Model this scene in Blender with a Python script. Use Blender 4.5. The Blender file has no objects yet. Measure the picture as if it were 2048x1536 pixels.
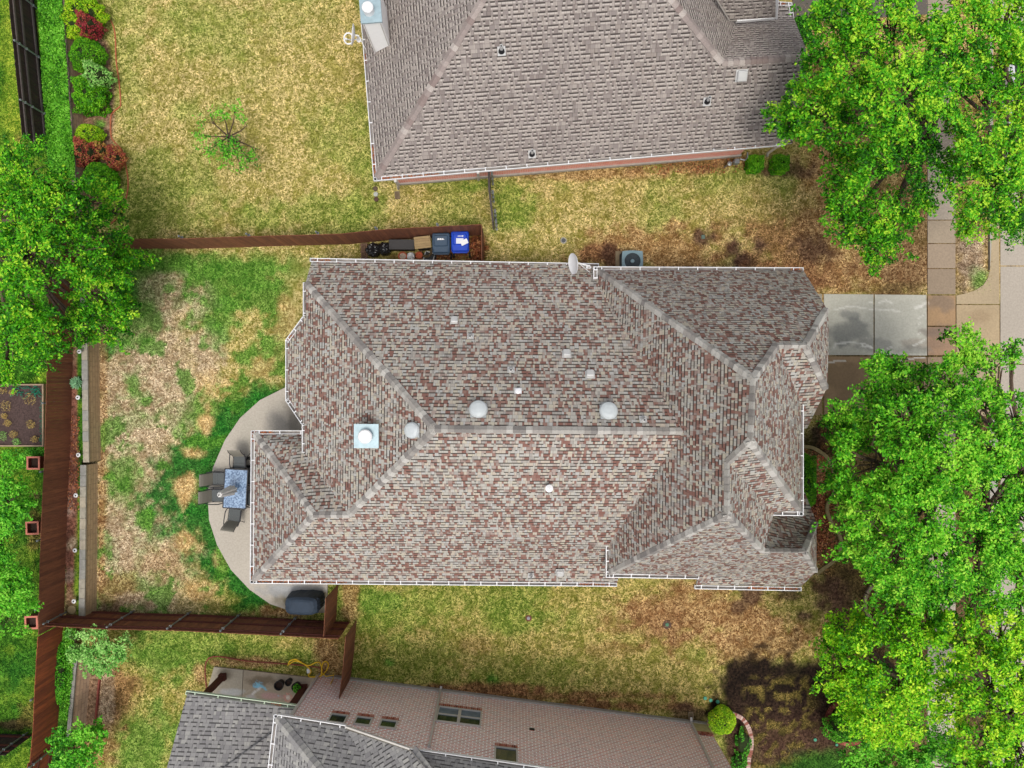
import bpy, bmesh, math, random
import numpy as np
from mathutils import Vector, Matrix
from mathutils.geometry import tessellate_polygon
random.seed(7); rng = np.random.default_rng(7)
R = math.radians
SC = bpy.context.scene; COL = SC.collection
# ---------------------------------------------------------------- camera / light
H0, F = 30.0, 1422.2            # camera height (m), focal length in photo pixels
cam = bpy.data.cameras.new('camera'); co = bpy.data.objects.new('camera', cam); COL.objects.link(co)
co.location = (0, 0, H0); cam.sensor_width = 36; cam.lens = F/2048*36; cam.clip_end = 1000; SC.camera = co
SC.view_settings.view_transform = 'Standard'; SC.view_settings.look = 'None'
SC.view_settings.exposure = 0.58; SC.view_settings.gamma = 1
SUN_EL, SUN_AZ = 72, 175        # high sun behind thin cloud, shining from the south (bottom of the picture)
w = bpy.data.worlds.new('World'); SC.world = w; w.use_nodes = True
nt = w.node_tree; bg = nt.nodes['Background']; sky = nt.nodes.new('ShaderNodeTexSky')
sky.sky_type = 'NISHITA'; sky.sun_disc = False; sky.sun_elevation = R(SUN_EL); sky.sun_rotation = R(SUN_AZ)
sky.dust_density = 4; sky.air_density = 0.8; sky.ozone_density = 0.6
hs_ = nt.nodes.new('ShaderNodeHueSaturation'); hs_.inputs['Saturation'].default_value = .4; nt.links.new(sky.outputs[0], hs_.inputs['Color']); nt.links.new(hs_.outputs[0], bg.inputs[0]); bg.inputs[1].default_value = 0.15
sl = bpy.data.lights.new('sun', 'SUN'); sl.energy = 0.95; sl.angle = R(16); sl.color = (1, .95, .88)
so = bpy.data.objects.new('sun', sl); COL.objects.link(so)
d = Vector((math.sin(R(SUN_AZ))*math.cos(R(SUN_EL)), math.cos(R(SUN_AZ))*math.cos(R(SUN_EL)), math.sin(R(SUN_EL))))
so.rotation_euler = d.to_track_quat('Z', 'Y').to_euler()
SC.cycles.max_bounces = 5; SC.cycles.diffuse_bounces = 3; SC.cycles.transmission_bounces = 4

# ---------------------------------------------------------------- helpers
def W(px, py, z=0.0):
    k = (H0-z)/F
    return Vector(((px-1024)*k, -(py-768)*k, z))
def PX(x, y, z=0.0):
    k = F/(H0-z); return 1024+x*k, 768-y*k
def lin(c): c = c/255.0; return c/12.92 if c <= .04045 else ((c+.055)/1.055)**2.4
KA = 0.80
def C(r, g, b, k=KA): return (min(lin(r)*k, .9), min(lin(g)*k, .9), min(lin(b)*k, .9), 1)

class MB:
    def __init__(s): s.v = []; s.f = []; s.uv = []; s.mi = []
    def poly(s, pts, uv=None, mi=0):
        i = len(s.v); s.v += [tuple(p) for p in pts]; s.f.append(list(range(i, i+len(pts))))
        s.uv.append(uv or [(0, 0)]*len(pts)); s.mi.append(mi)
    def wallq(s, p, q, z0, z1, z2=None, mi=0):       # vertical quad, uv in metres
        z2 = z1 if z2 is None else z2
        L = math.hypot(q[0]-p[0], q[1]-p[1])
        s.poly([(p[0], p[1], z0), (q[0], q[1], z0), (q[0], q[1], z2), (p[0], p[1], z1)], [(0, z0), (L, z0), (L, z2), (0, z1)], mi)
    def prism(s, pts, z0, z1, mi=0, bottom=False):
        n = len(pts); t = [(p[0], p[1], z1) for p in pts]
        a = sum(pts[i][0]*pts[(i+1) % n][1]-pts[(i+1) % n][0]*pts[i][1] for i in range(n))
        if a < 0: pts = pts[::-1]; t = t[::-1]
        s.poly(t, [(p[0], p[1]) for p in t], mi)
        if bottom: s.poly([(p[0], p[1], z0) for p in pts[::-1]], None, mi)
        for i in range(n): s.wallq(pts[i], pts[(i+1) % n], z0, z1, None, mi)
    def box(s, c, size, rz=0.0, mi=0, M=None, bev=0.0):
        x, y, z = size[0]/2, size[1]/2, size[2]/2
        M = (Matrix.Translation(c) @ Matrix.Rotation(rz, 4, 'Z')) if M is None else M
        if bev > 0:
            b = min(bev, x*.9, y*.9)
            ring = [(-x+b, -y), (x-b, -y), (x, -y+b), (x, y-b), (x-b, y), (-x+b, y), (-x, y-b), (-x, -y+b)]
            ring2 = [(a*(1-b/max(x, y)), c2*(1-b/max(x, y))) for a, c2 in ring]
            lo = [M@Vector((a, c2, -z)) for a, c2 in ring]; mid = [M@Vector((a, c2, z-b)) for a, c2 in ring]; hi = [M@Vector((a, c2, z)) for a, c2 in ring2]
            s.poly(hi, None, mi)
            for i in range(8):
                j = (i+1) % 8
                s.poly([lo[i], lo[j], mid[j], mid[i]], None, mi); s.poly([mid[i], mid[j], hi[j], hi[i]], None, mi)
            return
        v = [M@Vector(p) for p in ((-x,-y,-z),(x,-y,-z),(x,y,-z),(-x,y,-z),(-x,-y,z),(x,-y,z),(x,y,z),(-x,y,z))]
        for f, (a, b2) in (((0,3,2,1),(2*x,2*y)),((4,5,6,7),(2*x,2*y)),((0,1,5,4),(2*x,2*z)),((1,2,6,5),(2*y,2*z)),((2,3,7,6),(2*x,2*z)),((3,0,4,7),(2*y,2*z))):
            s.poly([v[i] for i in f], [(0,0),(a,0),(a,b2),(0,b2)], mi)
    def beam(s, p, q, wd, h, mi=0):
        p = Vector(p); q = Vector(q); d = q-p; L = d.length
        X = d.normalized(); Y = Vector((0,0,1)).cross(X)
        if Y.length < 1e-3: Y = Vector((0,1,0))
        Y.normalize(); Z = X.cross(Y)
        M = Matrix((X, Y, Z)).transposed().to_4x4(); M.translation = (p+q)/2
        s.box(None, (L, wd, h), M=M, mi=mi)
    def tube(s, pts, r, n=8, mi=0, cap=True):
        pts = [Vector(p) for p in pts]; rr = r if isinstance(r, (list, tuple)) else [r]*len(pts); rings = []
        for i, p in enumerate(pts):
            d = (pts[min(i+1, len(pts)-1)]-pts[max(i-1, 0)]).normalized()
            a = Vector((0,0,1)) if abs(d.z) < .9 else Vector((1,0,0))
            X = d.cross(a).normalized(); Y = d.cross(X)
            rings.append([p+(X*math.cos(2*math.pi*k/n)+Y*math.sin(2*math.pi*k/n))*rr[i] for k in range(n)])
        for i in range(len(rings)-1):
            for k in range(n):
                j = (k+1) % n; s.poly([rings[i][k], rings[i+1][k], rings[i+1][j], rings[i][j]], None, mi)
        if cap: s.poly(rings[0], None, mi); s.poly(rings[-1][::-1], None, mi)
    def lathe(s, c, prof, n=20, mi=0, M=None, sx=1, sy=1):
        M = Matrix.Translation(c) if M is None else M
        rings = [[M@Vector((r*sx*math.cos(2*math.pi*k/n), r*sy*math.sin(2*math.pi*k/n), z)) for k in range(n)] for r, z in prof]
        for i in range(len(rings)-1):
            for k in range(n):
                j = (k+1) % n; s.poly([rings[i][k], rings[i][j], rings[i+1][j], rings[i+1][k]], None, mi)
        if prof[0][0] > .001: s.poly(rings[0][::-1], None, mi)
        if prof[-1][0] > .001: s.poly(rings[-1], None, mi)

def wloc(o):
    l = Vector((0,0,0))
    while o: l += o.location; o = o.parent
    return l
def part(name, mb, mat, parent=None, smooth=False, label=None, kind=None):
    me = bpy.data.meshes.new(name); off = wloc(parent) if parent else Vector((0,0,0))
    me.from_pydata([(v[0]-off[0], v[1]-off[1], v[2]-off[2]) for v in mb.v], [], mb.f)
    uv = me.uv_layers.new(name='UVMap'); fl = [c for f in mb.uv for u in f for c in u]; uv.data.foreach_set('uv', fl)
    mats = mat if isinstance(mat, (list, tuple)) else [mat]
    for m in mats: me.materials.append(m)
    if len(mats) > 1: me.polygons.foreach_set('material_index', mb.mi)
    if smooth:
        me.polygons.foreach_set('use_smooth', [True]*len(me.polygons))
    me.update()
    o = bpy.data.objects.new(name, me); COL.objects.link(o); o.parent = parent
    if label: o['label'] = label
    if kind: o['kind'] = kind
    return o
def tag(o, label=None, cat=None, group=None, kind=None):
    if label: o['label'] = label
    if cat: o['category'] = cat
    if group: o['group'] = group
    if kind: o['kind'] = kind
    return o
def thing(name, label, cat, loc=(0,0,0), rz=0, group=None):
    o = bpy.data.objects.new(name, None); o.empty_display_size = .3; COL.objects.link(o); o.location = loc; o.rotation_euler = (0,0,rz)
    return tag(o, label, cat, group)
def dup(o, loc, rz=0, label=None, group=None):
    kids = [c for c in o.children]
    c = o.copy(); COL.objects.link(c); c.location = loc; c.rotation_euler = (0,0,rz)
    if label: c['label'] = label
    if group: c['group'] = group
    for k in kids:
        k2 = k.copy(); COL.objects.link(k2); k2.parent = c
        for g in k.children:
            g2 = g.copy(); COL.objects.link(g2); g2.parent = k2
    return c
def npmesh(name, verts, nper, mat, parent=None, cols=None, attrs=None, off=None):
    n = len(verts)//nper; me = bpy.data.meshes.new(name)
    if parent is not None: verts = verts-np.array(wloc(parent))
    me.vertices.add(len(verts)); me.vertices.foreach_set('co', verts.astype(np.float32).ravel())
    me.loops.add(len(verts)); me.loops.foreach_set('vertex_index', np.arange(len(verts), dtype=np.int32))
    me.polygons.add(n); me.polygons.foreach_set('loop_start', np.arange(0, len(verts), nper, dtype=np.int32))
    me.update(calc_edges=True); me.materials.append(mat)
    if cols is not None:
        a = me.color_attributes.new('col', 'FLOAT_COLOR', 'POINT'); a.data.foreach_set('color', np.repeat(cols, nper, axis=0).astype(np.float32).ravel())
    o = bpy.data.objects.new(name, me); COL.objects.link(o); o.parent = parent
    return o

# ---------------------------------------------------------------- value noise (numpy)
_lat = rng.random((256, 256))
def vnoise(x, y, s, seed=0):
    x = x/s+seed*17.3+1000; y = y/s+seed*9.7+1000
    xi = np.floor(x).astype(int); yi = np.floor(y).astype(int); fx = x-xi; fy = y-yi
    fx = fx*fx*(3-2*fx); fy = fy*fy*(3-2*fy)
    g = lambda a, b: _lat[a & 255, b & 255]
    return (g(xi,yi)*(1-fx)+g(xi+1,yi)*fx)*(1-fy)+(g(xi,yi+1)*(1-fx)+g(xi+1,yi+1)*fx)*fy
def fbm(x, y, s, seed=0, o=4):
    t = 0; a = 1; n = 0
    for i in range(o): t = t+a*vnoise(x, y, s/(2**i), seed+i*3); n += a; a *= .55
    return t/n
def ss(e0, e1, x):
    t = np.clip((x-e0)/(e1-e0), 0, 1); return t*t*(3-2*t)

# ---------------------------------------------------------------- materials
def newmat(name):
    m = bpy.data.materials.new(name); m.use_nodes = True; n = m.node_tree; p = n.nodes['Principled BSDF']; return m, n, p
def N(n, t, **kw):
    x = n.nodes.new(t)
    for k, v in kw.items():
        if k.startswith('i_'): x.inputs[int(k[2:])].default_value = v
        else: setattr(x, k, v)
    return x
def math_(n, op, a, b=None, c=None):
    x = n.nodes.new('ShaderNodeMath'); x.operation = op
    for i, v in enumerate((a, b, c)):
        if v is None: continue
        if isinstance(v, (int, float)): x.inputs[i].default_value = v
        else: n.links.new(v, x.inputs[i])
    return x.outputs[0]
def mix(n, f, a, b, bt='MIX'):
    x = n.nodes.new('ShaderNodeMix'); x.data_type = 'RGBA'; x.blend_type = bt
    for i, v in ((0, f), (6, a), (7, b)):
        if isinstance(v, (int, float)): x.inputs[i].default_value = v
        elif isinstance(v, tuple): x.inputs[i].default_value = v
        else: n.links.new(v, x.inputs[i])
    return x.outputs[2]
def plain(name, rgb, rough=.7, var=.12, scale=6, metal=0, bump=0.0, spec=.3, alpha=None, k=KA):
    m, n, p = newmat(name); c = C(*rgb, k=k)
    tc = N(n, 'ShaderNodeTexCoord'); no = N(n, 'ShaderNodeTexNoise'); no.inputs['Scale'].default_value = scale; no.inputs['Detail'].default_value = 6
    n.links.new(tc.outputs['Object'], no.inputs['Vector'])
    dk = tuple(x*(1-var) for x in c[:3])+(1,); lt = tuple(min(1, x*(1+var)) for x in c[:3])+(1,)
    mr = N(n, 'ShaderNodeMapRange'); mr.inputs[1].default_value = .3; mr.inputs[2].default_value = .7; n.links.new(no.outputs[0], mr.inputs[0])
    n.links.new(mix(n, mr.outputs[0], dk, lt), p.inputs['Base Color'])
    p.inputs['Roughness'].default_value = rough; p.inputs['Metallic'].default_value = metal; p.inputs['Specular IOR Level'].default_value = spec
    if bump:
        b = N(n, 'ShaderNodeBump'); b.inputs['Strength'].default_value = bump; b.inputs['Distance'].default_value = .02
        n.links.new(no.outputs[0], b.inputs['Height']); n.links.new(b.outputs[0], p.inputs['Normal'])
    return m
def island(name, rgbs, rough=.85, grain=(1, 1, 1), gscale=10, gvar=.15):   # colour by loose piece
    m, n, p = newmat(name); g = N(n, 'ShaderNodeNewGeometry'); cr = N(n, 'ShaderNodeValToRGB'); cr.color_ramp.interpolation = 'CONSTANT' if len(rgbs) > 2 else 'LINEAR'
    e = cr.color_ramp.elements
    while len(e) < len(rgbs): e.new(.5)
    for i, c in enumerate(rgbs): e[i].position = i/max(1, len(rgbs) if len(rgbs) > 2 else 1); e[i].color = C(*c)
    n.links.new(g.outputs['Random Per Island'], cr.inputs[0])
    tc = N(n, 'ShaderNodeTexCoord'); mp = N(n, 'ShaderNodeMapping'); mp.inputs['Scale'].default_value = grain; no = N(n, 'ShaderNodeTexNoise'); no.inputs['Scale'].default_value = gscale; no.inputs['Detail'].default_value = 5
    n.links.new(tc.outputs['Object'], mp.inputs[0]); n.links.new(mp.outputs[0], no.inputs['Vector'])
    mr = N(n, 'ShaderNodeMapRange'); mr.inputs[1].default_value = .3; mr.inputs[2].default_value = .7; mr.inputs[3].default_value = 1-gvar; mr.inputs[4].default_value = 1+gvar
    n.links.new(no.outputs[0], mr.inputs[0])
    cm = N(n, 'ShaderNodeCombineColor'); [n.links.new(mr.outputs[0], cm.inputs[i]) for i in range(3)]
    n.links.new(mix(n, 1.0, cr.outputs[0], cm.outputs[0], 'MULTIPLY'), p.inputs['Base Color']); p.inputs['Roughness'].default_value = rough
    return m
def shingle(name, pal, band, tabw, row=.143, bandw=.24, lift=.5, lightbelow=None, alt=False):
    """asphalt shingles: rows along V, tabs along U (UV in metres), printed colour blends and dark bands painting the shade under raised tabs"""
    m, n, p = newmat(name); tc = N(n, 'ShaderNodeTexCoord'); sp = N(n, 'ShaderNodeSeparateXYZ'); n.links.new(tc.outputs['UV'], sp.inputs[0])
    def wn(x, y, s):
        cb = N(n, 'ShaderNodeCombineXYZ'); n.links.new(x, cb.inputs[0]); n.links.new(y, cb.inputs[1]); cb.inputs[2].default_value = s
        wnn = N(n, 'ShaderNodeTexWhiteNoise'); n.links.new(cb.outputs[0], wnn.inputs['Vector']); return wnn
    V = math_(n, 'DIVIDE', sp.outputs[1], row); r0 = math_(n, 'FLOOR', V); fv = math_(n, 'FRACT', V)
    def cell(rowv):
        off = math_(n, 'MULTIPLY', wn(rowv, rowv, .5).outputs[0], 9.0)
        u = math_(n, 'ADD', math_(n, 'DIVIDE', sp.outputs[0], tabw), off)
        wob = math_(n, 'MULTIPLY', math_(n, 'SINE', math_(n, 'ADD', math_(n, 'MULTIPLY', u, 2.3), math_(n, 'MULTIPLY', rowv, 3.1))), .28)
        u = math_(n, 'ADD', u, wob); return math_(n, 'FLOOR', u), math_(n, 'FRACT', u)
    c0, fu = cell(r0); r1 = math_(n, 'ADD', r0, 1.0); c1, _ = cell(r1)
    cr = N(n, 'ShaderNodeValToRGB'); cr.color_ramp.interpolation = 'CONSTANT'; e = cr.color_ramp.elements
    while len(e) < len(pal): e.new(.5)
    acc = 0; tot = sum(x[0] for x in pal)
    for i, (wt, c) in enumerate(pal): e[i].position = acc/tot; e[i].color = C(*c); acc += wt
    n.links.new(wn(c0, r0, 1.5).outputs[0], cr.inputs[0])
    col = cr.outputs[0]
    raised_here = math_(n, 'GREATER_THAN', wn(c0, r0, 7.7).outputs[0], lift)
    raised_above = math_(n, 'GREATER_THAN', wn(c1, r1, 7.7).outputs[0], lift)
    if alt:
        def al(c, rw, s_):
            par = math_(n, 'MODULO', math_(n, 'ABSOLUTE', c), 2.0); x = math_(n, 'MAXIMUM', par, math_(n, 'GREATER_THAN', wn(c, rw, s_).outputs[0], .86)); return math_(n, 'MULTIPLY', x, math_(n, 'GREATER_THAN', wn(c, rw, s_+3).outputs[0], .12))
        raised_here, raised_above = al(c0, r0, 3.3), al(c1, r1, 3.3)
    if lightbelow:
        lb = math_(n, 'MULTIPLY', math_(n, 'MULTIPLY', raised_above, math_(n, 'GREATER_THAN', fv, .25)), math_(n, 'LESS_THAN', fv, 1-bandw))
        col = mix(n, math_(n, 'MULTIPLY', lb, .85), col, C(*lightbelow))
    bandm = math_(n, 'MULTIPLY', math_(n, 'GREATER_THAN', fv, 1-bandw), raised_above)  # shade cast by the raised tab above, painted into the base colour
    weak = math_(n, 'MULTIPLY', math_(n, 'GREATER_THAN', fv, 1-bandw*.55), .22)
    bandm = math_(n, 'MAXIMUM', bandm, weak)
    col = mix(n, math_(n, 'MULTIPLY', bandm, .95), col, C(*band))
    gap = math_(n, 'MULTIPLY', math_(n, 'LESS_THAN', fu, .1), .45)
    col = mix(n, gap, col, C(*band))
    gn = N(n, 'ShaderNodeTexNoise'); gn.inputs['Scale'].default_value = 40; gn.inputs['Detail'].default_value = 3; n.links.new(tc.outputs['UV'], gn.inputs['Vector'])
    ln = N(n, 'ShaderNodeTexNoise'); ln.inputs['Scale'].default_value = .7; ln.inputs['Detail'].default_value = 3; n.links.new(tc.outputs['Object'], ln.inputs['Vector'])
    f = math_(n, 'ADD', math_(n, 'ADD', math_(n, 'MULTIPLY', gn.outputs[0], .35), math_(n, 'MULTIPLY', ln.outputs[0], .3)), .68)
    cm = N(n, 'ShaderNodeCombineColor'); [n.links.new(f, cm.inputs[i]) for i in range(3)]
    n.links.new(mix(n, 1.0, col, cm.outputs[0], 'MULTIPLY'), p.inputs['Base Color'])
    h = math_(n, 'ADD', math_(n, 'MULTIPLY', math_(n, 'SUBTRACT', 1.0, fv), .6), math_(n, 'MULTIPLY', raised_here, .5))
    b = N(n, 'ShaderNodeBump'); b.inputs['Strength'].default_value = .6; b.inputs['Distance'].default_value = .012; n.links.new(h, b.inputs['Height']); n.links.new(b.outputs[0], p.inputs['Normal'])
    p.inputs['Roughness'].default_value = .92; p.inputs['Specular IOR Level'].default_value = .15
    return m
def brick(name, c1, c2, mor, ms=.012, bw=.2, rh=.075, k=KA):
    m, n, p = newmat(name); tc = N(n, 'ShaderNodeTexCoord'); b = N(n, 'ShaderNodeTexBrick'); n.links.new(tc.outputs['UV'], b.inputs['Vector'])
    b.inputs['Color1'].default_value = C(*c1, k=k); b.inputs['Color2'].default_value = C(*c2, k=k); b.inputs['Mortar'].default_value = C(*mor, k=k)
    b.inputs['Scale'].default_value = 1; b.inputs['Mortar Size'].default_value = ms; b.inputs['Brick Width'].default_value = bw; b.inputs['Row Height'].default_value = rh
    no = N(n, 'ShaderNodeTexNoise'); no.inputs['Scale'].default_value = 5; no.inputs['Detail'].default_value = 8; n.links.new(tc.outputs['UV'], no.inputs['Vector'])
    mr = N(n, 'ShaderNodeMapRange'); mr.inputs[1].default_value = .35; mr.inputs[2].default_value = .68; mr.inputs[4].default_value = .4; n.links.new(no.outputs[0], mr.inputs[0])
    col = mix(n, mr.outputs[0], b.outputs[0], C(*mor)); n.links.new(col, p.inputs['Base Color'])
    bu = N(n, 'ShaderNodeBump'); bu.inputs['Strength'].default_value = .5; bu.inputs['Distance'].default_value = .01; bu.invert = True
    n.links.new(b.outputs['Fac'], bu.inputs['Height']); n.links.new(bu.outputs[0], p.inputs['Normal']); p.inputs['Roughness'].default_value = .9
    return m
def colattr(name, rough=.9, trans=0.0, noise=.2, nscale=30, spec=.2, bump=.0):
    m, n, p = newmat(name); a = N(n, 'ShaderNodeAttribute', attribute_name='col')
    tc = N(n, 'ShaderNodeTexCoord'); no = N(n, 'ShaderNodeTexNoise'); no.inputs['Scale'].default_value = nscale; no.inputs['Detail'].default_value = 5
    n.links.new(tc.outputs['Object'], no.inputs['Vector'])
    mr = N(n, 'ShaderNodeMapRange'); mr.inputs[1].default_value = .3; mr.inputs[2].default_value = .7; mr.inputs[3].default_value = 1-noise; mr.inputs[4].default_value = 1+noise; n.links.new(no.outputs[0], mr.inputs[0])
    cm = N(n, 'ShaderNodeCombineColor'); [n.links.new(mr.outputs[0], cm.inputs[i]) for i in range(3)]
    col = mix(n, 1.0, a.outputs['Color'], cm.outputs[0], 'MULTIPLY') if noise else a.outputs['Color']
    n.links.new(col, p.inputs['Base Color']); p.inputs['Roughness'].default_value = rough; p.inputs['Specular IOR Level'].default_value = spec
    if bump:
        b = N(n, 'ShaderNodeBump'); b.inputs['Strength'].default_value = bump; b.inputs['Distance'].default_value = .02
        n.links.new(no.outputs[0], b.inputs['Height']); n.links.new(b.outputs[0], p.inputs['Normal'])
    if trans:
        t = N(n, 'ShaderNodeBsdfTranslucent'); n.links.new(col, t.inputs[0]); ms = N(n, 'ShaderNodeMixShader'); ms.inputs[0].default_value = trans
        n.links.new(p.outputs[0], ms.inputs[1]); n.links.new(t.outputs[0], ms.inputs[2]); n.links.new(ms.outputs[0], n.nodes['Material Output'].inputs[0])
    return m
def groundmat(name):      # two tones (ca, cb) broken up by fine noise
    m, n, p = newmat(name); a = N(n, 'ShaderNodeAttribute', attribute_name='ca'); b = N(n, 'ShaderNodeAttribute', attribute_name='cb')
    tc = N(n, 'ShaderNodeTexCoord'); no = N(n, 'ShaderNodeTexNoise'); no.inputs['Scale'].default_value = 9; no.inputs['Detail'].default_value = 9; no.inputs['Roughness'].default_value = .75
    n.links.new(tc.outputs['Object'], no.inputs['Vector'])
    mr = N(n, 'ShaderNodeMapRange'); mr.inputs[1].default_value = .42; mr.inputs[2].default_value = .58; n.links.new(no.outputs[0], mr.inputs[0])
    n.links.new(mix(n, mr.outputs[0], mix(n, 1.0, b.outputs['Color'], (.62,.6,.58,1), 'MULTIPLY'), a.outputs['Color']), p.inputs['Base Color']); p.inputs['Roughness'].default_value = .95; p.inputs['Specular IOR Level'].default_value = .1
    bu = N(n, 'ShaderNodeBump'); bu.inputs['Strength'].default_value = .8; bu.inputs['Distance'].default_value = .03; n.links.new(no.outputs[0], bu.inputs['Height']); n.links.new(bu.outputs[0], p.inputs['Normal'])
    return m
def glass(name, rgb, rough=.08):
    m = plain(name, rgb, rough=rough, var=.05, spec=.8); return m

M_white = plain('white_metal', (236, 236, 236), .4, .04, 3)
M_gdirt = plain('gutter_bottom', (138, 132, 126), .8, .35, 4)
M_dome = plain('dome_metal', (192, 198, 198), .45, .06, 5)
M_lgrey = plain('flashing_metal', (200, 200, 197), .5, .06, 5)
M_galv = plain('galvanised_steel', (150, 156, 158), .4, .12, 12, metal=.6)
M_dark = plain('dark_metal', (35, 35, 38), .5, .1)
M_black = plain('black_plastic', (28, 29, 31), .5, .15)
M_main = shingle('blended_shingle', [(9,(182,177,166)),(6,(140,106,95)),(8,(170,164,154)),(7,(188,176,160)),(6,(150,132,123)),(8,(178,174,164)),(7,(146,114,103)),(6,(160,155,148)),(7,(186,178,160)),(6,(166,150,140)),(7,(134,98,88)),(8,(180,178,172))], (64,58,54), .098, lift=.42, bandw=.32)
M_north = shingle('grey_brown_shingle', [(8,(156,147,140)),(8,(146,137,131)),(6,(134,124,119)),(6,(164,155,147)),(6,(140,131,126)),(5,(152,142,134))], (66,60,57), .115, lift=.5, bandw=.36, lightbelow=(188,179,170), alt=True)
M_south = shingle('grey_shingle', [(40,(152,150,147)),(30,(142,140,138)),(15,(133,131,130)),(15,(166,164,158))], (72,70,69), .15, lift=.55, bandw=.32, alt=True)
M_capm = island('ridge_shingle', [(150,145,138),(172,168,160),(132,127,122),(188,184,176),(158,152,145)], gscale=30)
M_capn = island('ridge_shingle_brown', [(150,137,131),(164,152,145),(138,122,116),(180,170,162),(146,134,128)], gscale=30)
M_caps = island('ridge_shingle_grey', [(146,144,140),(158,156,150),(136,134,132)], gscale=30)
M_trim = plain('trim_paint', (205, 200, 192), .6, .05)
M_wall = brick('tan_brick', (178,150,128), (165,138,120), (200,188,172))
M_brn = brick('red_brick', (214,84,62), (226,130,108), (244,206,194), k=1.0)
M_brs = brick('mottled_brick', (206,122,100), (160,88,72), (255,250,242), ms=.022, bw=.26, rh=.1, k=1.1)
M_found = plain('foundation_concrete', (172, 168, 158), .9, .12, 8, bump=.3)
M_glass = glass('window_glass', (48, 62, 66))
M_glassg = glass('window_glass_green', (28, 56, 46))
M_leaf = colattr('leaf', .55, .28, 0, spec=.2)
M_blade = colattr('grass_blade', .8, .25, 0, spec=.1)
M_ground = groundmat('ground_surface')
M_conc = colattr('concrete', .85, 0, .1, 14, bump=.15)
M_bark = plain('bark', (92, 76, 62), .95, .3, 14, bump=.6)
M_mulch = island('leaf_litter', [(168,92,52),(136,70,42),(186,128,78),(104,60,42)], gscale=20)

# ---------------------------------------------------------------- ground colours
def lc(c, k=KA): return np.array(C(*c, k=k)[:3])
Z = {  # light tone, dark tone
 'straw': ((226,204,142), (146,142,56)), 'ngreen': ((178,184,92), (92,128,34)), 'slawn': ((216,194,124), (130,134,46)),
 'lush': ((58,138,46), (22,92,30)), 'green': ((116,168,62), (62,122,34)), 'pale': ((232,212,180), (166,138,106)), 'gold': ((232,204,146), (188,152,92)),
 'brown': ((214,180,126), (142,98,58)), 'rust': ((180,134,92), (112,72,48)), 'soil': ((112,84,68), (74,50,40)), 'dark': ((58,44,34), (26,20,16)),
 'mulch': ((184,150,120), (132,100,78)), 'redmulch': ((166,112,92), (108,72,58)), 'terr': ((92,142,40), (40,92,18)), 'tgold': ((168,180,62), (104,150,32)), 'shade': ((72,120,40), (36,76,22)),
 'olive': ((150,130,70), (84,78,34)), 'litter': ((150,86,50), (60,36,26)), 'grav': ((170,150,134), (120,100,88))}
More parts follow.
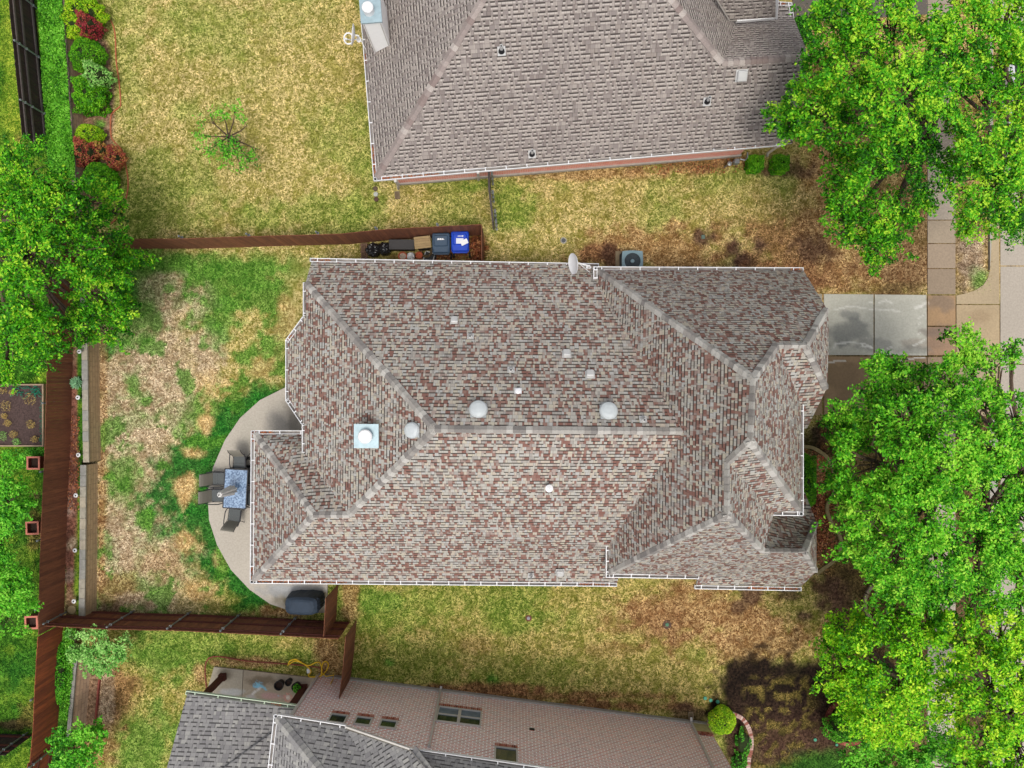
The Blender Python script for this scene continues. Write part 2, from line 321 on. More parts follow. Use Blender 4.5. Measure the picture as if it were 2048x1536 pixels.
# painters: (zone, px, py, rx, ry, alpha)
BL = [
 ('ngreen',300,430,160,60,.6),('ngreen',230,120,60,160,.5),('straw',600,120,180,140,.8),('ngreen',640,430,140,40,.7),('ngreen',430,60,120,60,.5),('ngreen',740,300,40,120,.5),
 ('ngreen',1020,400,60,70,.9),('ngreen',960,370,40,20,.9),('brown',1330,500,170,55,.9),('brown',1100,345,300,16,.8),('rust',1380,325,150,22,.8),('rust',1560,480,130,90,.8),('brown',1650,420,60,200,.8),('straw',1500,400,130,40,.7),
 ('soil',1405,475,24,24,.9),('soil',1470,500,22,34,.9),('soil',1518,490,22,22,.9),('soil',1480,525,30,20,.9),('soil',1630,500,50,30,.8),('soil',1575,340,50,22,.8),('rust',1560,560,120,34,.8),('brown',1780,540,100,60,.9),('rust',1200,508,60,20,.9),('soil',1228,520,28,26,.8),('olive',1800,575,60,12,.6),
 ('pale',1945,520,36,70,1),('green',1960,560,24,28,.8),
 # back yard
 ('green',520,540,160,40,.5),('green',300,520,110,30,.9),('pale',330,590,60,46,.55),('pale',400,610,40,36,.6),('pale',300,680,60,50,.55),('pale',330,730,90,60,.55),('pale',420,700,40,60,.8),('pale',250,850,70,110,.55),('pale',340,800,50,60,.55),
 ('green',290,640,30,50,.8),('green',440,640,40,60,.8),('green',270,780,24,30,.8),('green',250,960,40,60,.8),('gold',572,650,20,60,.6),('gold',430,770,40,30,.5),('gold',525,735,24,20,.7),('gold',412,846,10,24,.9),('gold',365,975,18,24,1),('gold',372,1085,22,22,1),('gold',385,905,18,9,.7),('gold',395,1180,26,16,.7),
 ('green',230,600,46,100,.9),('lush',240,560,40,60,.5),('lush',215,680,24,34,.7),

 ('gold',412,846,16,30,.9),('gold',365,975,28,34,1),('gold',372,1085,30,30,1),('gold',385,905,26,14,.7),('gold',440,1120,14,20,.6),('gold',395,1180,34,22,.8),
 ('pale',280,1120,100,70,.55),('brown',320,1130,60,40,.4),('pale',250,1060,50,60,.6),('green',270,1170,60,24,.6),('brown',230,1190,60,40,.7),('pale',280,1200,60,16,.7),('brown',560,1225,70,16,.9),('soil',215,1215,40,14,.7),
 ('brown',205,900,10,280,.7),('brown',202,1100,8,160,.8),('soil',420,1234,240,6,.6),
 # south lawns
 ('ngreen',760,1220,130,50,.9),('ngreen',800,1330,140,60,.6),('green',770,1200,70,20,.4),('ngreen',1030,1230,120,40,.8),('ngreen',1060,1350,140,40,.5),('green',780,1325,10,12,.9),('green',985,1360,12,14,.9),
 ('brown',1400,1230,170,60,.95),('brown',1500,1280,150,60,.9),('rust',1320,1250,60,40,.4),('brown',1230,1300,60,16,.4),('brown',950,1290,40,20,.4),
 ('rust',900,1378,220,12,.9),('rust',1200,1412,200,12,.9),('rust',1050,1392,330,9,.8),('soil',1370,1430,30,20,.8),('brown',700,1200,18,60,.8),('soil',1500,1190,24,20,.8),('soil',1475,1215,14,14,.7),
 ('soil',1610,1230,22,14,.9),('soil',1580,1190,20,14,.7),('soil',1660,1180,40,50,.9),('dark',1760,1210,50,50,.9),('olive',1700,1120,50,40,.9),('soil',1680,1200,30,60,.7),
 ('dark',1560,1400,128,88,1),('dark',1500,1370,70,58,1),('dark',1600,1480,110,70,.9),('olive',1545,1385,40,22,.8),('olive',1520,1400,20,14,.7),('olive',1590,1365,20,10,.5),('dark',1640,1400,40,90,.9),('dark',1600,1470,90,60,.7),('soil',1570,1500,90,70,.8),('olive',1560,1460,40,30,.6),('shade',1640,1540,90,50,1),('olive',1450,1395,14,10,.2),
 ('soil',1700,700,60,400,0),
 ('dark',1640,880,44,50,.95),('soil',1665,860,30,40,.8),('litter',1640,1020,36,120,1),('dark',1625,960,20,60,.6),('soil',1690,1010,16,60,.8),('dark',1690,1050,14,100,.5),
 ('soil',1850,420,120,300,.5),('olive',1800,1000,130,300,.8),('soil',1850,1100,150,300,.5),('dark',1480,1490,34,60,.95),
 ('ngreen',560,1310,120,30,.8),('green',350,1300,120,60,.7),('green',300,1480,70,80,.7),('ngreen',420,1290,120,40,.5),('brown',660,1310,34,60,.9),('brown',500,1325,90,12,.9),('brown',400,1345,14,24,.8),
 ('brown',200,1450,34,90,.8),('rust',235,1380,46,60,.8),('pale',215,1390,14,60,.7),('mulch',175,1390,24,80,.95),
 # north planting bed
 ('mulch',185,240,46,190,1),('green',200,250,14,12,.9),('soil',172,150,20,70,.6),
 ('mulch',880,500,90,22,0),('litter',955,495,20,34,1),('litter',880,512,90,12,.9),('soil',730,500,12,30,.7),('rust',1590,10,30,30,0)]
TBL = [('tgold',30,150,26,200,.9),('rust',40,290,14,24,.5),('shade',45,1150,30,60,.5),('olive',68,1060,14,60,.8),('lush',30,1360,40,60,.4),('soil',20,1450,50,10,.8),('olive',60,1430,20,30,.7),('redmulch',140,900,16,330,1),('grav',138,1020,14,20,.8),('grav',138,1150,14,16,.8),('mulch',140,680,18,60,.8),
 ('pale',143,1085,10,14,.9),('mulch',140,1215,14,40,.7),('green',115,1400,14,120,1),('green',105,150,24,200,1),('soil',70,990,14,10,.6),('mulch',138,120,6,100,.4)]
def paint(px, py, terr=False):
    n = len(px); x = px/47.4; y = py/47.4
    base = 'terr' if terr else 'straw'
    A = np.tile(lc(Z[base][0]), (n,1)); B = np.tile(lc(Z[base][1]), (n,1)); cover = np.full(n, .9)
    def ap(zn, m):
        nonlocal A, B, cover
        m = m[:, None]; A = A*(1-m)+lc(Z[zn][0])*m; B = B*(1-m)+lc(Z[zn][1])*m
        cv = {'soil':.2,'dark':.05,'mulch':.1,'redmulch':.05,'litter':.05,'grav':.05}.get(zn, .9); cover = cover*(1-m[:,0])+cv*m[:,0]
    if not terr:
        ap('slawn', ss(1100, 1180, py+0*px)); pass
        ap('ngreen', ss(.48, .66, fbm(x, y, 2.2, 11))*.6*(px > 200)*((py < 480) | (py > 1160)))
        ap('soil', ss(1620, 1680, px)*ss(590, 620, py)*.8)
        ap('brown', ss(1560, 1640, px)*ss(600, 560, py)*.6)
    else:
        ap('tgold', ss(.5, .62, fbm(x, y, 1.5, 5))*.5)
    if not terr:
        yard = ss(600, 560, px)*ss(500, 530, py)*ss(1240, 1220, py)
        ap('pale', ss(460, 300, px)*yard*.75)
        g_ = .5*fbm(x, y, 2.6, 3)+.5*fbm(x, y, .55, 81)+.10*np.exp(-((px-500)/130)**2-((py-570)/90)**2)+.05*np.exp(-((px-250)/40)**2-((py-620)/80)**2)-.05*np.exp(-((px-280)/90)**2-((py-800)/120)**2)
        ap('green', ss(.47, .58, g_)*yard*.85)
        dd = np.hypot(px-622, py-1000); wd_ = 50+95*np.exp(-((py-1000)/120)**2)
        ap('lush', ss(1.2, .55, (dd-205)/wd_+(fbm(x, y, .8, 91)-.5)*1.4+(fbm(x, y, .25, 92)-.5)*.9)*(px < 640)*ss(745, 790, py)*ss(1235, 1200, py)*.95)
    if not terr:
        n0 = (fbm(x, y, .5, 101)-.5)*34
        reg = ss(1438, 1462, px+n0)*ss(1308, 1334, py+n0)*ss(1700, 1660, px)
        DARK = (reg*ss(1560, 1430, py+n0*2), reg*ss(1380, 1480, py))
    n1 = fbm(x, y, .9, 21)-.5; n2 = fbm(x, y, .35, 33)-.5
    for zn, cx, cy, rx, ry, al in (TBL if terr else BL):
        if al <= 0: continue
        dd = np.sqrt(((px-cx)/rx)**2+((py-cy)/ry)**2)
        if zn in ('mulch','redmulch'): m = ss(1.1, .85, dd+n1*.3)*al
        else: m = ss(1.3, .5, dd+n1*1.0+n2*1.3)*al
        ap(zn, m)
    if not terr:
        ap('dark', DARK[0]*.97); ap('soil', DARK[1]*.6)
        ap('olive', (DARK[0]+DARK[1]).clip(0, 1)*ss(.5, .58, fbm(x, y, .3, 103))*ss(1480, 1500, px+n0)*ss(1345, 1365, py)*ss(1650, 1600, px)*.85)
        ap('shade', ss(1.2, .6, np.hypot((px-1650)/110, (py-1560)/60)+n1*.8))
        ap('green', ss(.62, .7, fbm(x, y, .8, 41))*.8*ss(560,500,px)*ss(500,520,py)*ss(1240,1230,py))
    m = (ss(.3, .7, vnoise(x, y, .16, 61))*.55+ss(.3, .7, vnoise(x, y, .42, 63))*.35-.2)[:, None]
    A2 = A*(1-np.clip(m,0,1))+B*np.clip(m,0,1); b = (.84+.32*fbm(x, y, .3, 50))[:, None]
    return A2*b, B*b, cover
def grid_sheet(name, xs, ys, z, terr=False, clip=None):
    X, Y = np.meshgrid(xs, ys); v = np.stack([X.ravel(), Y.ravel(), np.full(X.size, z)], 1)
    nx, ny = len(xs), len(ys); i = np.arange(nx-1); j = np.arange(ny-1); I, J = np.meshgrid(i, j); a = (J*nx+I).ravel()
    q = np.stack([a, a+1, a+nx+1, a+nx], 1)
    me = bpy.data.meshes.new(name); me.vertices.add(len(v)); me.vertices.foreach_set('co', v.astype(np.float32).ravel())
    me.loops.add(q.size); me.loops.foreach_set('vertex_index', q.astype(np.int32).ravel()); me.polygons.add(len(q)); me.polygons.foreach_set('loop_start', np.arange(0, q.size, 4, dtype=np.int32))
    me.update(calc_edges=True); k = F/(H0-z); px = 1024+v[:,0]*k; py = 768-v[:,1]*k
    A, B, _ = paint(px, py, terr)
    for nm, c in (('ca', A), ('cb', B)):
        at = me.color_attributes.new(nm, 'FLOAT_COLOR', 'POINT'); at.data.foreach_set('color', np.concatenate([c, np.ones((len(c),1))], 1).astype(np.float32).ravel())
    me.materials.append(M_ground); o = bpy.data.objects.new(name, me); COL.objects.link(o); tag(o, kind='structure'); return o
far = [-300, -120, -60, -34]
xs = np.array(far+list(np.arange(-24, 24.01, .1))+[34, 60, 120, 300]); ys = np.array(far+list(np.arange(-18, 18.01, .1))+[34, 60, 120, 300])
xs = xs[(xs < -34) | (xs >= -18.6)] if False else xs
grid_sheet('ground', xs, ys, 0.0)
ZT = .6
# terrace east edge (px at z=.6)
TE = [(-200,112),(60,122),(290,144),(400,152),(600,166),(918,169),(922,163),(1000,163),(1240,160),(1262,150),(1320,147),(1440,137),(1800,118)]
def te(py): return np.interp(py, [a for a,_ in TE], [b for _,b in TE])
yt = np.arange(-18, 18.01, .1); rows = []
gx = np.linspace(0, 1, 60)
Y = np.repeat(yt, 60); k = F/(H0-ZT); PYt = 768-Y*k; xe = (te(PYt)-1024)/k; Xt = -24+(xe+24)*np.tile(gx, len(yt))
v = np.stack([Xt, Y, np.full(len(Y), ZT)], 1)
me = bpy.data.meshes.new('terrace_ground'); fc = [(j*60+i, j*60+i+1, (j+1)*60+i+1, (j+1)*60+i) for j in range(len(yt)-1) for i in range(59)]
me.from_pydata(v.tolist(), [], fc); A, B, _ = paint(1024+Xt*k, PYt, True)
for nm, c in (('ca', A), ('cb', B)):
    at = me.color_attributes.new(nm, 'FLOAT_COLOR', 'POINT'); at.data.foreach_set('color', np.concatenate([c, np.ones((len(c),1))], 1).astype(np.float32).ravel())
me.materials.append(M_ground); o = bpy.data.objects.new('terrace_ground', me); COL.objects.link(o); tag(o, kind='structure')

# ---------------------------------------------------------------- concrete sheets (kerbs, slabs) with painted stains and the grill's contact shadow
def inpoly(x, y, poly):
    x = np.asarray(x); y = np.asarray(y); ins = np.zeros(x.shape, bool); n = len(poly)
    for i in range(n):
        x1, y1 = poly[i][:2]; x2, y2 = poly[(i+1) % n][:2]
        if y1 == y2: continue
        c = ((y1 > y) != (y2 > y)) & (x < (x2-x1)*(y-y1)/(y2-y1)+x1); ins ^= c
    return ins
def slabs(name, polys, z0, z1, step, colf, kind='structure', lab=None, mat=None):
    """polys: list of (pixel polygon, rgb); each slab gets a subdivided top with stain colours and sides"""
    bm = bmesh.new(); lay = bm.verts.layers.float_color.new('col')
    for poly, rgb in polys:
        w_ = [W(x, y, z1) for x, y in poly]
        t = bmesh.new(); vs = [t.verts.new(p) for p in w_]; t.faces.new(vs)
        xs_ = [p.x for p in w_]; ys_ = [p.y for p in w_]
        x = min(xs_)+step
        while x < max(xs_): bmesh.ops.bisect_plane(t, geom=t.verts[:]+t.edges[:]+t.faces[:], plane_co=(x,0,0), plane_no=(1,0,0)); x += step
        y = min(ys_)+step
        while y < max(ys_): bmesh.ops.bisect_plane(t, geom=t.verts[:]+t.edges[:]+t.faces[:], plane_co=(0,y,0), plane_no=(0,1,0)); y += step
        t.verts.ensure_lookup_table(); P = np.array([v.co[:] for v in t.verts]); pxs = 1024+P[:,0]*F/(H0-z1); pys = 768-P[:,1]*F/(H0-z1)
        cc = colf(pxs, pys, np.tile(lc(rgb), (len(P),1)))
        mp = []
        for i, v in enumerate(t.verts): nv = bm.verts.new(v.co); nv[lay] = (*cc[i], 1); mp.append(nv)
        t.verts.index_update()
        for f in t.faces:
            nf = bm.faces.new([mp[v.index] for v in f.verts])
            if nf.normal.z < 0: nf.normal_flip()
        n = len(w_)
        for i in range(n):
            a, b = w_[i], w_[(i+1) % n]; q = [bm.verts.new((a.x,a.y,z1)), bm.verts.new((b.x,b.y,z1)), bm.verts.new((b.x,b.y,z0)), bm.verts.new((a.x,a.y,z0))]
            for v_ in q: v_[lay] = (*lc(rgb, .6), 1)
            bm.faces.new(q)
        t.free()
    bmesh.ops.recalc_face_normals(bm, faces=bm.faces[:])
    me = bpy.data.meshes.new(name); bm.to_mesh(me); bm.free(); me.materials.append(mat or M_conc)
    o = bpy.data.objects.new(name, me); COL.objects.link(o)
    if kind: o['kind'] = kind
    return o
def stain_shade(px, py, c, cx, cy, rx, ry, rgb, al, s=.5, seed=1):
    dd = np.sqrt(((px-cx)/rx)**2+((py-cy)/ry)**2)+(fbm(px/47, py/47, s, seed)-.5)*1.4
    m = (ss(1.1, .5, dd)*al)[:, None]; return c*(1-m)+lc(rgb)*m
def stroke(px, py, c, pts, wpx, rgb, al):
    for (x1,y1),(x2,y2) in zip(pts[:-1], pts[1:]):
        dx, dy = x2-x1, y2-y1; t = np.clip(((px-x1)*dx+(py-y1)*dy)/(dx*dx+dy*dy), 0, 1)
        dd = np.hypot(px-x1-t*dx, py-y1-t*dy)+(fbm(px/47, py/47, .12, 4)-.5)*wpx*1.6
        m = (ss(wpx, wpx*.4, dd)*al)[:, None]; c = c*(1-m)+lc(rgb)*m
    return c
def cdrive(px, py, c):
    c = c*(.9+.2*fbm(px/47, py/47, 1.2, 2))[:, None]
    for a in ((1695,665,52,30,(118,120,116),.7),(1740,688,50,16,(134,134,128),.6),(1700,630,26,10,(122,124,120),.6),(1880,605,40,18,(118,106,96),.6),(1880,665,44,16,(116,104,96),.6),(1860,688,60,14,(130,112,98),.4),(1960,630,30,16,(150,128,100),.5),(1700,770,60,60,(122,102,78),.5),(1650,690,26,14,(120,124,120),.5),(1830,700,40,10,(126,126,120),.5)):
        c = stain_shade(px, py, c, *a)
    for pts, wd in (([(1758,606),(1772,601),(1785,607)],2.2),([(1738,605),(1746,606)],2),([(1830,617),(1842,612),(1853,605)],3.5),([(1668,620),(1700,612),(1740,618),(1800,622)],1.6),([(1667,697),(1672,688),(1700,684),(1730,688),(1745,696)],2.4),([(1724,692),(1745,695)],2.6),([(1828,691),(1850,680)],2.6),([(1836,637),(1846,632)],1.6),([(1838,648),(1842,644)],2.4),([(1835,670),(1840,666)],2),([(1655,725),(1675,722),(1692,721)],1.8),([(1760,702),(1785,693)],1.6),([(1800,722),(1830,716),(1850,714)],1.8)):
        c = stroke(px, py, c, pts, wd, (226,224,214), .7)
    return c
g = 1.2
slabs('driveway', [
  ([(1604,588),(1644,588),(1644,708),(1604,708)],(158,150,132)), ([(1648,588),(1747,589),(1747,710),(1648,710)],(188,186,172)), ([(1749.5,589),(1853,590),(1854,711),(1749.5,710)],(192,190,176)),
  ([(1604,713),(1644,713),(1644,830),(1604,830)],(160,134,102)), ([(1648,713),(1747,713),(1747,830),(1648,830)],(160,134,102)), ([(1749.5,713),(1854,714),(1855,832),(1749.5,832)],(146,124,98))], -.05, .03, .06, cdrive)
slabs('sidewalk', [([(1855.5,a),(1911,a),(1911,b-1.8),(1855.5,b-1.8)], c) for a, b, c in
  [(-60,10,(150,142,132)),(10,80,(150,142,132)),(80,150,(150,142,132)),(150,225,(150,142,132)),(225,262,(158,150,138)),(262,330,(152,146,136)),(330,385,(150,145,138)),(385,441,(158,152,144)),(441,488,(156,146,132)),(488,538,(152,140,126)),(538,590,(142,130,116)),(591,653,(160,136,108)),(654,712,(158,134,114)),(714,775,(150,134,116)),
   (775,835,(150,142,132)),(835,900,(160,152,144)),(900,965,(160,152,144)),(965,1030,(170,165,158)),(1030,1095,(160,152,144)),(1095,1160,(160,152,144)),(1160,1225,(170,165,158)),(1225,1290,(160,152,144)),(1290,1355,(172,166,160)),(1355,1420,(178,172,166)),(1420,1485,(176,172,166)),(1485,1560,(170,165,158))]], -.05, .035, .12, lambda a, b, c: cdrive(a, b, c*np.array([1.12,1.04,.93])))
arc = [(1980,540),(1976,556),(1967,570),(1952,580),(1932,587),(1913,589)]
slabs('driveway_apron', [([(1913,591)]+arc[::-1][1:]+[(1986,440),(1998,440),(1999,608),(1913,608)],(176,158,128)), ([(1913,610),(1999,610),(1999,713),(1913,712)],(176,156,124)), ([(1913,715),(1999,715),(1999,832),(1913,832)],(168,150,122))], -.05, .02, .12, cdrive)
slabs('kerb', [([(1980,-60),(1986,-60),(1986,440),(1980,540)],(170,164,150)), ([(1980,836),(1996,836),(1996,1600),(1980,1600)],(168,162,152))], -.05, .13, .5, lambda a,b,c: c)
def cst(px, py, c):
    c = c*np.array([1.05,1.0,.93])*(.93+.14*fbm(px/47, py/47, 2, 2))[:, None]; return c
slabs('street', [([(2001,a),(2500,a),(2500,b-2),(2001,b-2)],(170,164,155)) for a,b in ((-400,130),(130,330),(330,533),(533,730),(730,930),(930,1130),(1130,1330),(1330,1900))], -.05, .012, .6, cst)
slabs('neighbour_driveway', [([(1575,-80),(1860,-80),(1860,28),(1640,42),(1590,42)],(98,95,90))], -.05, .03, .5, cst)
# back patio
pat = [(612,775),(570,775),(520,800),(480,836),(450,880),(426,935),(415,985),(418,1040),(434,1090),(462,1140),(500,1180),(540,1208),(575,1220),(600,1224),(655,1226),(655,1150),(612,1150)]
def cpat(px, py, c):
    c = c*(.92+.16*fbm(px/47, py/47, 1.5, 2))[:, None]
    for a in ((560,850,30,26,(150,146,138),.7),(585,830,20,50,(120,114,104),.6),(610,1196,60,22,(92,86,66),.95),(640,1205,26,26,(96,90,72),.7),(560,1180,44,14,(158,160,160),.8),(600,1176,60,8,(176,178,178),.7)): c = stain_shade(px, py, c, *a)  # dark patch around the grill foot paints in its contact shadow
    c = stain_shade(px, py, c, 495, 880, 20, 60, (178,172,158), .6)
    return c
slabs('patio_slab', [(pat,(186,178,164))], -.05, .08, .12, cpat)
def cpat2(px, py, c):
    c = c*(.85+.3*fbm(px/47, py/47, .8, 2))[:, None]
    for a in ((530,1360,40,16,(112,96,74),.7),(450,1350,20,14,(140,130,110),.6),(468,1384,36,10,(206,206,200),.9),(500,1395,16,10,(200,196,192),.7)): c = stain_shade(px, py, c, *a)
    c = stain_shade(px, py, c, 545, 1392, 26, 8, (206,160,160), .6)
    c = stain_shade(px, py, c, 516, 1371, 9.5, 8, (140,200,224), 1.0, s=.05)                   # chalk drawings
    c = stroke(px, py, c, [(505,1388),(520,1376)], 3, (226,222,214), .9); c = stroke(px, py, c, [(526,1374),(532,1379)], 2.5, (140,200,220), .9)
    c = stroke(px, py, c, [(556,1392),(561,1390),(557,1386)], 1.2, (140,206,214), .9)
    dd = np.hypot(px-576, py-1395); a_ = np.arctan2(py-1395, px-576); m = (ss(1, 0, abs(dd-7-1.5*np.sin(a_*9))/2.5))[:, None]*.9; c = c*(1-m)+lc((232,150,140))*m
    m = ss(5, 3.5, dd)[:, None]; c = c*(1-m)+lc((226,216,200))*m
    return c
slabs('neighbour_patio_slab', [([(428,1334),(486,1340),(482,1420),(402,1420)],(184,174,154)), ([(487,1340),(636,1357),(600,1432),(483,1420)],(178,164,142))], -.05, .08, .05, cpat2)

# ---------------------------------------------------------------- roof builder
class Roof:
    def __init__(s, parent, mat, capmat): s.par = parent; s.mat = mat; s.cap = capmat; s.faces = []; s.cm = MB(); s.mb = MB()
    def P(s, p): return Vector(p[1:]) if p[0] == 'w' else W(*p)
    def face(s, *pts):
        P = [s.P(p) for p in pts]; n = Vector((0,0,0))
        for i in range(len(P)): n += P[i].cross(P[(i+1) % len(P)])
        n.normalize(); keys = list(pts)
        if n.z < 0: n = -n; P = P[::-1]; keys = keys[::-1]
        dn = Vector((n.x, n.y, 0)).normalized(); U = Vector((0,0,1)).cross(dn).normalized(); V = n.cross(U).normalized()
        if V.z < 0: V = -V; U = -U
        vm = min(p.dot(V) for p in P); um = min(p.dot(U) for p in P)
        tri = tessellate_polygon([P])
        for t in tri:
            q = [P[i] for i in t]
            if (q[1]-q[0]).cross(q[2]-q[0]).z < 0: q = q[::-1]
            s.mb.poly(q, [(p.dot(U)-um+7.3*len(s.faces), p.dot(V)-vm+.03) for p in q]); s.mb.poly([p-Vector((0,0,.1)) for p in q[::-1]], None, 1)
        s.faces.append((set(keys), n, P, U, V)); return n
    def ridge(s, a, b, wd=.15, lift=.03):
        ns = [f[1] for f in s.faces if a in f[0] and b in f[0]]; A = s.P(a); B = s.P(b)
        if A.z > B.z: A, B = B, A
        d = (B-A); L = d.length; d.normalize(); ws = []
        up = Vector((0,0,1)); side = d.cross(up).normalized()
        for sg in (1, -1):
            best = None
            for n in ns:
                wv = d.cross(n).normalized(); wv = wv if wv.z < 0 or abs(wv.z) < 1e-6 else -wv
                if wv.dot(side)*sg > 0: best = wv
            if best is None: best = (side*sg+Vector((0,0,-.6))).normalized()
            ws.append(best)
        n_ = max(1, int(L/.2)); st = L/n_; nn = d.cross(side).normalized(); nn = nn if nn.z > 0 else -nn
        for i in range(n_):
            p = A+d*(i*st-.01); q = A+d*((i+1)*st+.02); l0 = nn*(lift*1.4); l1 = nn*(lift*.3)
            j = random.uniform(-.012, .012)
            for w_ in ws:
                e0 = p+w_*(wd+j)+l0; e1 = q+w_*(wd+j)+l1
                s.cm.poly([p+l0*1.3, e0, e1, q+l1*1.3] if w_.dot(side) > 0 else [q+l1*1.3, e1, e0, p+l0*1.3])
                s.cm.poly([e0, p+l0*1.3, p-nn*.01, e0-nn*.035]); s.cm.poly([e1, e0, e0-nn*.035, e1-nn*.025])
    def at(s, px, py):        # camera-ray hit on the roof under that pixel
        o = Vector((0,0,H0)); dr = W(px, py, 0)-o; best = None
        for k_, n, P, U, V in s.faces:
            pp = [PX(*p) for p in P]
            if inpoly(np.array([px]), np.array([py]), pp)[0]:
                t = (sum((p for p in P), Vector((0,0,0)))/len(P)-o).dot(n)/dr.dot(n); hit = o+dr*t
                if best is None or hit.z > best[0].z: best = (hit, n, U, V)
        return best
    def done(s):
        cnt = {}
        for keys, n, P, U, V in s.faces:
            for a, b in zip(P, P[1:]+P[:1]):
                k = frozenset((tuple(round(q, 3) for q in a), tuple(round(q, 3) for q in b))); cnt[k] = cnt.get(k, 0)+1
        dz = Vector((0,0,-.1))
        for keys, n, P, U, V in s.faces:
            for a, b in zip(P, P[1:]+P[:1]):
                k = frozenset((tuple(round(q, 3) for q in a), tuple(round(q, 3) for q in b)))
                if cnt[k] == 1: s.mb.poly([a, a+dz, b+dz, b], None, 1)
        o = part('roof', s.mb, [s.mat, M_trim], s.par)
        c = part('ridge_cap', s.cm, s.cap, o); bm = bmesh.new(); bm.from_mesh(c.data); bmesh.ops.remove_doubles(bm, verts=bm.verts, dist=1e-4); bm.to_mesh(c.data); bm.free()
        return o
LIT = MB()
def litter(p, q, n=60, wd=.09):
    for i in range(n):
        t = random.random(); c = p.lerp(q, t)+Vector((random.uniform(-wd,wd)/2, random.uniform(-wd,wd)/2, random.uniform(0,.03)))
        a = random.uniform(0, 6.3); s_ = random.uniform(.02, .045); e = Vector((math.cos(a), math.sin(a), random.uniform(-.3,.3)))*s_; f = Vector((-math.sin(a), math.cos(a), random.uniform(-.3,.3)))*s_*.5
        LIT.poly([c-e, c+f, c+e, c-f])
def gutter(par, a, b, ins, wd=.14, strap=.82, leaves=(), mat=None, ends=True):
    """a,b: (px,py,z) of the outer lip; ins: pixel point on the roof side"""
    A, B = W(*a), W(*b); I = W(ins[0], ins[1], a[2]); d = (B-A); L = d.length; d.normalize(); nrm = Vector((0,0,1)).cross(d).normalized()
    if nrm.dot(I-A) < 0: nrm = -nrm
    mb = MB(); z = Vector((0,0,1)); t = .02
    mb.beam(A+nrm*t/2-z*.05, B+nrm*t/2-z*.05, t*1.3, .12); mb.beam(A+nrm*(wd-t/2)-z*.045, B+nrm*(wd-t/2)-z*.045, t, .11); mb.beam(A+nrm*wd/2-z*.09, B+nrm*wd/2-z*.09, wd-t*2.2, .016, mi=1)
    for e, sg in ((A, 1), (B, -1)): mb.beam(e+nrm*t*1.5+d*sg*t/2-z*.03, e+nrm*(wd-t*1.5)+d*sg*t/2-z*.03, t, .1)
    s = strap*.4
    while s < L: mb.beam(A+d*s+nrm*t*1.2+z*.013, A+d*s+nrm*(wd+.02)+z*.013, .035, .012); s += strap
    part('gutter', mb, [mat or M_white, M_gdirt], par)
    for l0, l1 in leaves: litter(A+d*L*l0+nrm*wd/2-z*.05, A+d*L*l1+nrm*wd/2-z*.05, int(70*L*(l1-l0))+6)
def downspout(par, top, bot, kick=None, r=.05):
    mb = MB(); pts = [top, bot]+([kick] if kick else [])
    for p, q in zip(pts[:-1], pts[1:]): mb.beam(p, q, .09, .07)
    mb.beam(Vector(top)+Vector((0,0,-.01)), Vector(top)+Vector((0,0,.06)), .11, .1)
    part('downspout', mb, M_trim, par)
def box_vent(roof, px, py, s=.34, h=.14, mat=None):
    hit, n, U, V = roof.at(px, py); M = Matrix((U, V, n)).transposed().to_4x4(); M.translation = hit
    mb = MB(); M1 = M.copy(); M1.translation = hit+n*.012; mb.box(None, (s*1.25, s*1.25, .012), M=M1)
    M2 = M.copy(); M2.translation = hit+n*(h/2+.01); mb.box(None, (s, s*1.1, h), M=M2, bev=.03)
    return part('roof_vent', mb, mat or M_lgrey, roof.par)
def pipe_vent(roof, px, py, h=.3, r=.045, flash=.24, black=False):
    hit, n, U, V = roof.at(px, py); M = Matrix((U, V, n)).transposed().to_4x4(); M.translation = hit+n*.015
    mb = MB(); mb.box(None, (flash, flash*1.1, .014), M=M); mb.lathe(hit, [(r*2.2, 0), (r*1.3, .12), (r*1.25, .14)], 14, mi=1 if black else 0)
    mb.lathe(hit, [(r, 0), (r, h), (r*.75, h), (r*.75, h-.12)], 12); mb.lathe(hit+Vector((0,0,h-.1)), [(r*.74, 0), (r*.74, .002)], 10, mi=1)
    return part('vent_pipe', mb, [M_lgrey, M_dark], roof.par)
def dome_vent(roof, px, py, r=.36):
    hit, n, U, V = roof.at(px, py); M = Matrix((U, V, n)).transposed().to_4x4(); M.translation = hit+n*.01
    mb = MB(); mb.box(None, (r*1.7, r*1.9, .015), M=M); tl = (Vector((0,0,1))+n).normalized(); M2 = tl.to_track_quat('Z','Y').to_matrix().to_4x4(); M2.translation = hit+n*.01
    mb.lathe(None, [(r*.6, -.08), (r*.6, .13)], 20, M=M2, mi=1); mb.lathe(None, [(r*.95, .12), (r, .13), (r*.98, .16), (r*.85, .215), (r*.55, .25), (.0, .265)], 28, M=M2)
    o = part('dome_vent', mb, [M_dome, M_galv], roof.par, smooth=False)
    return o

# ---------------------------------------------------------------- main house
HM = thing('brick_house', 'large house with mottled red brown and grey shingle roof in the middle', 'house', (0, 0, 0))
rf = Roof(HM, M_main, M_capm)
a_=(623,523,2.52); b_=(611,566,3.40); P1=(870,858,7.66); P2=(1366,863,7.66); R1=(697,1030,5.07); R2=(627,1030,5.07)
nwx=(509,868,2.5); swx=(507,1160,2.5); VN=(1193,562,3.27); VS=(1216,1092,3.95)
NW=(1197,540,3.3); SW=(1218,1147,3.9); PP=(1455,1030,9.41); Q=(1455,925,9.41); T2=(1502,882,10.2); A=(1508,757,10.2)
B=(1555,690,8.56); CC=(1613,690,8.56); D=(1654,618,6.1); E=(1654,776,7.0); G=(1527,1103,6.9); HH=(1612,1103,6.9); I_=(1633,1143,4.85); J=(1633,1045,4.85)
se=(1602,1020,6.45); sw2=(1548,1026,6.48); ne=(1602,808,6.5)
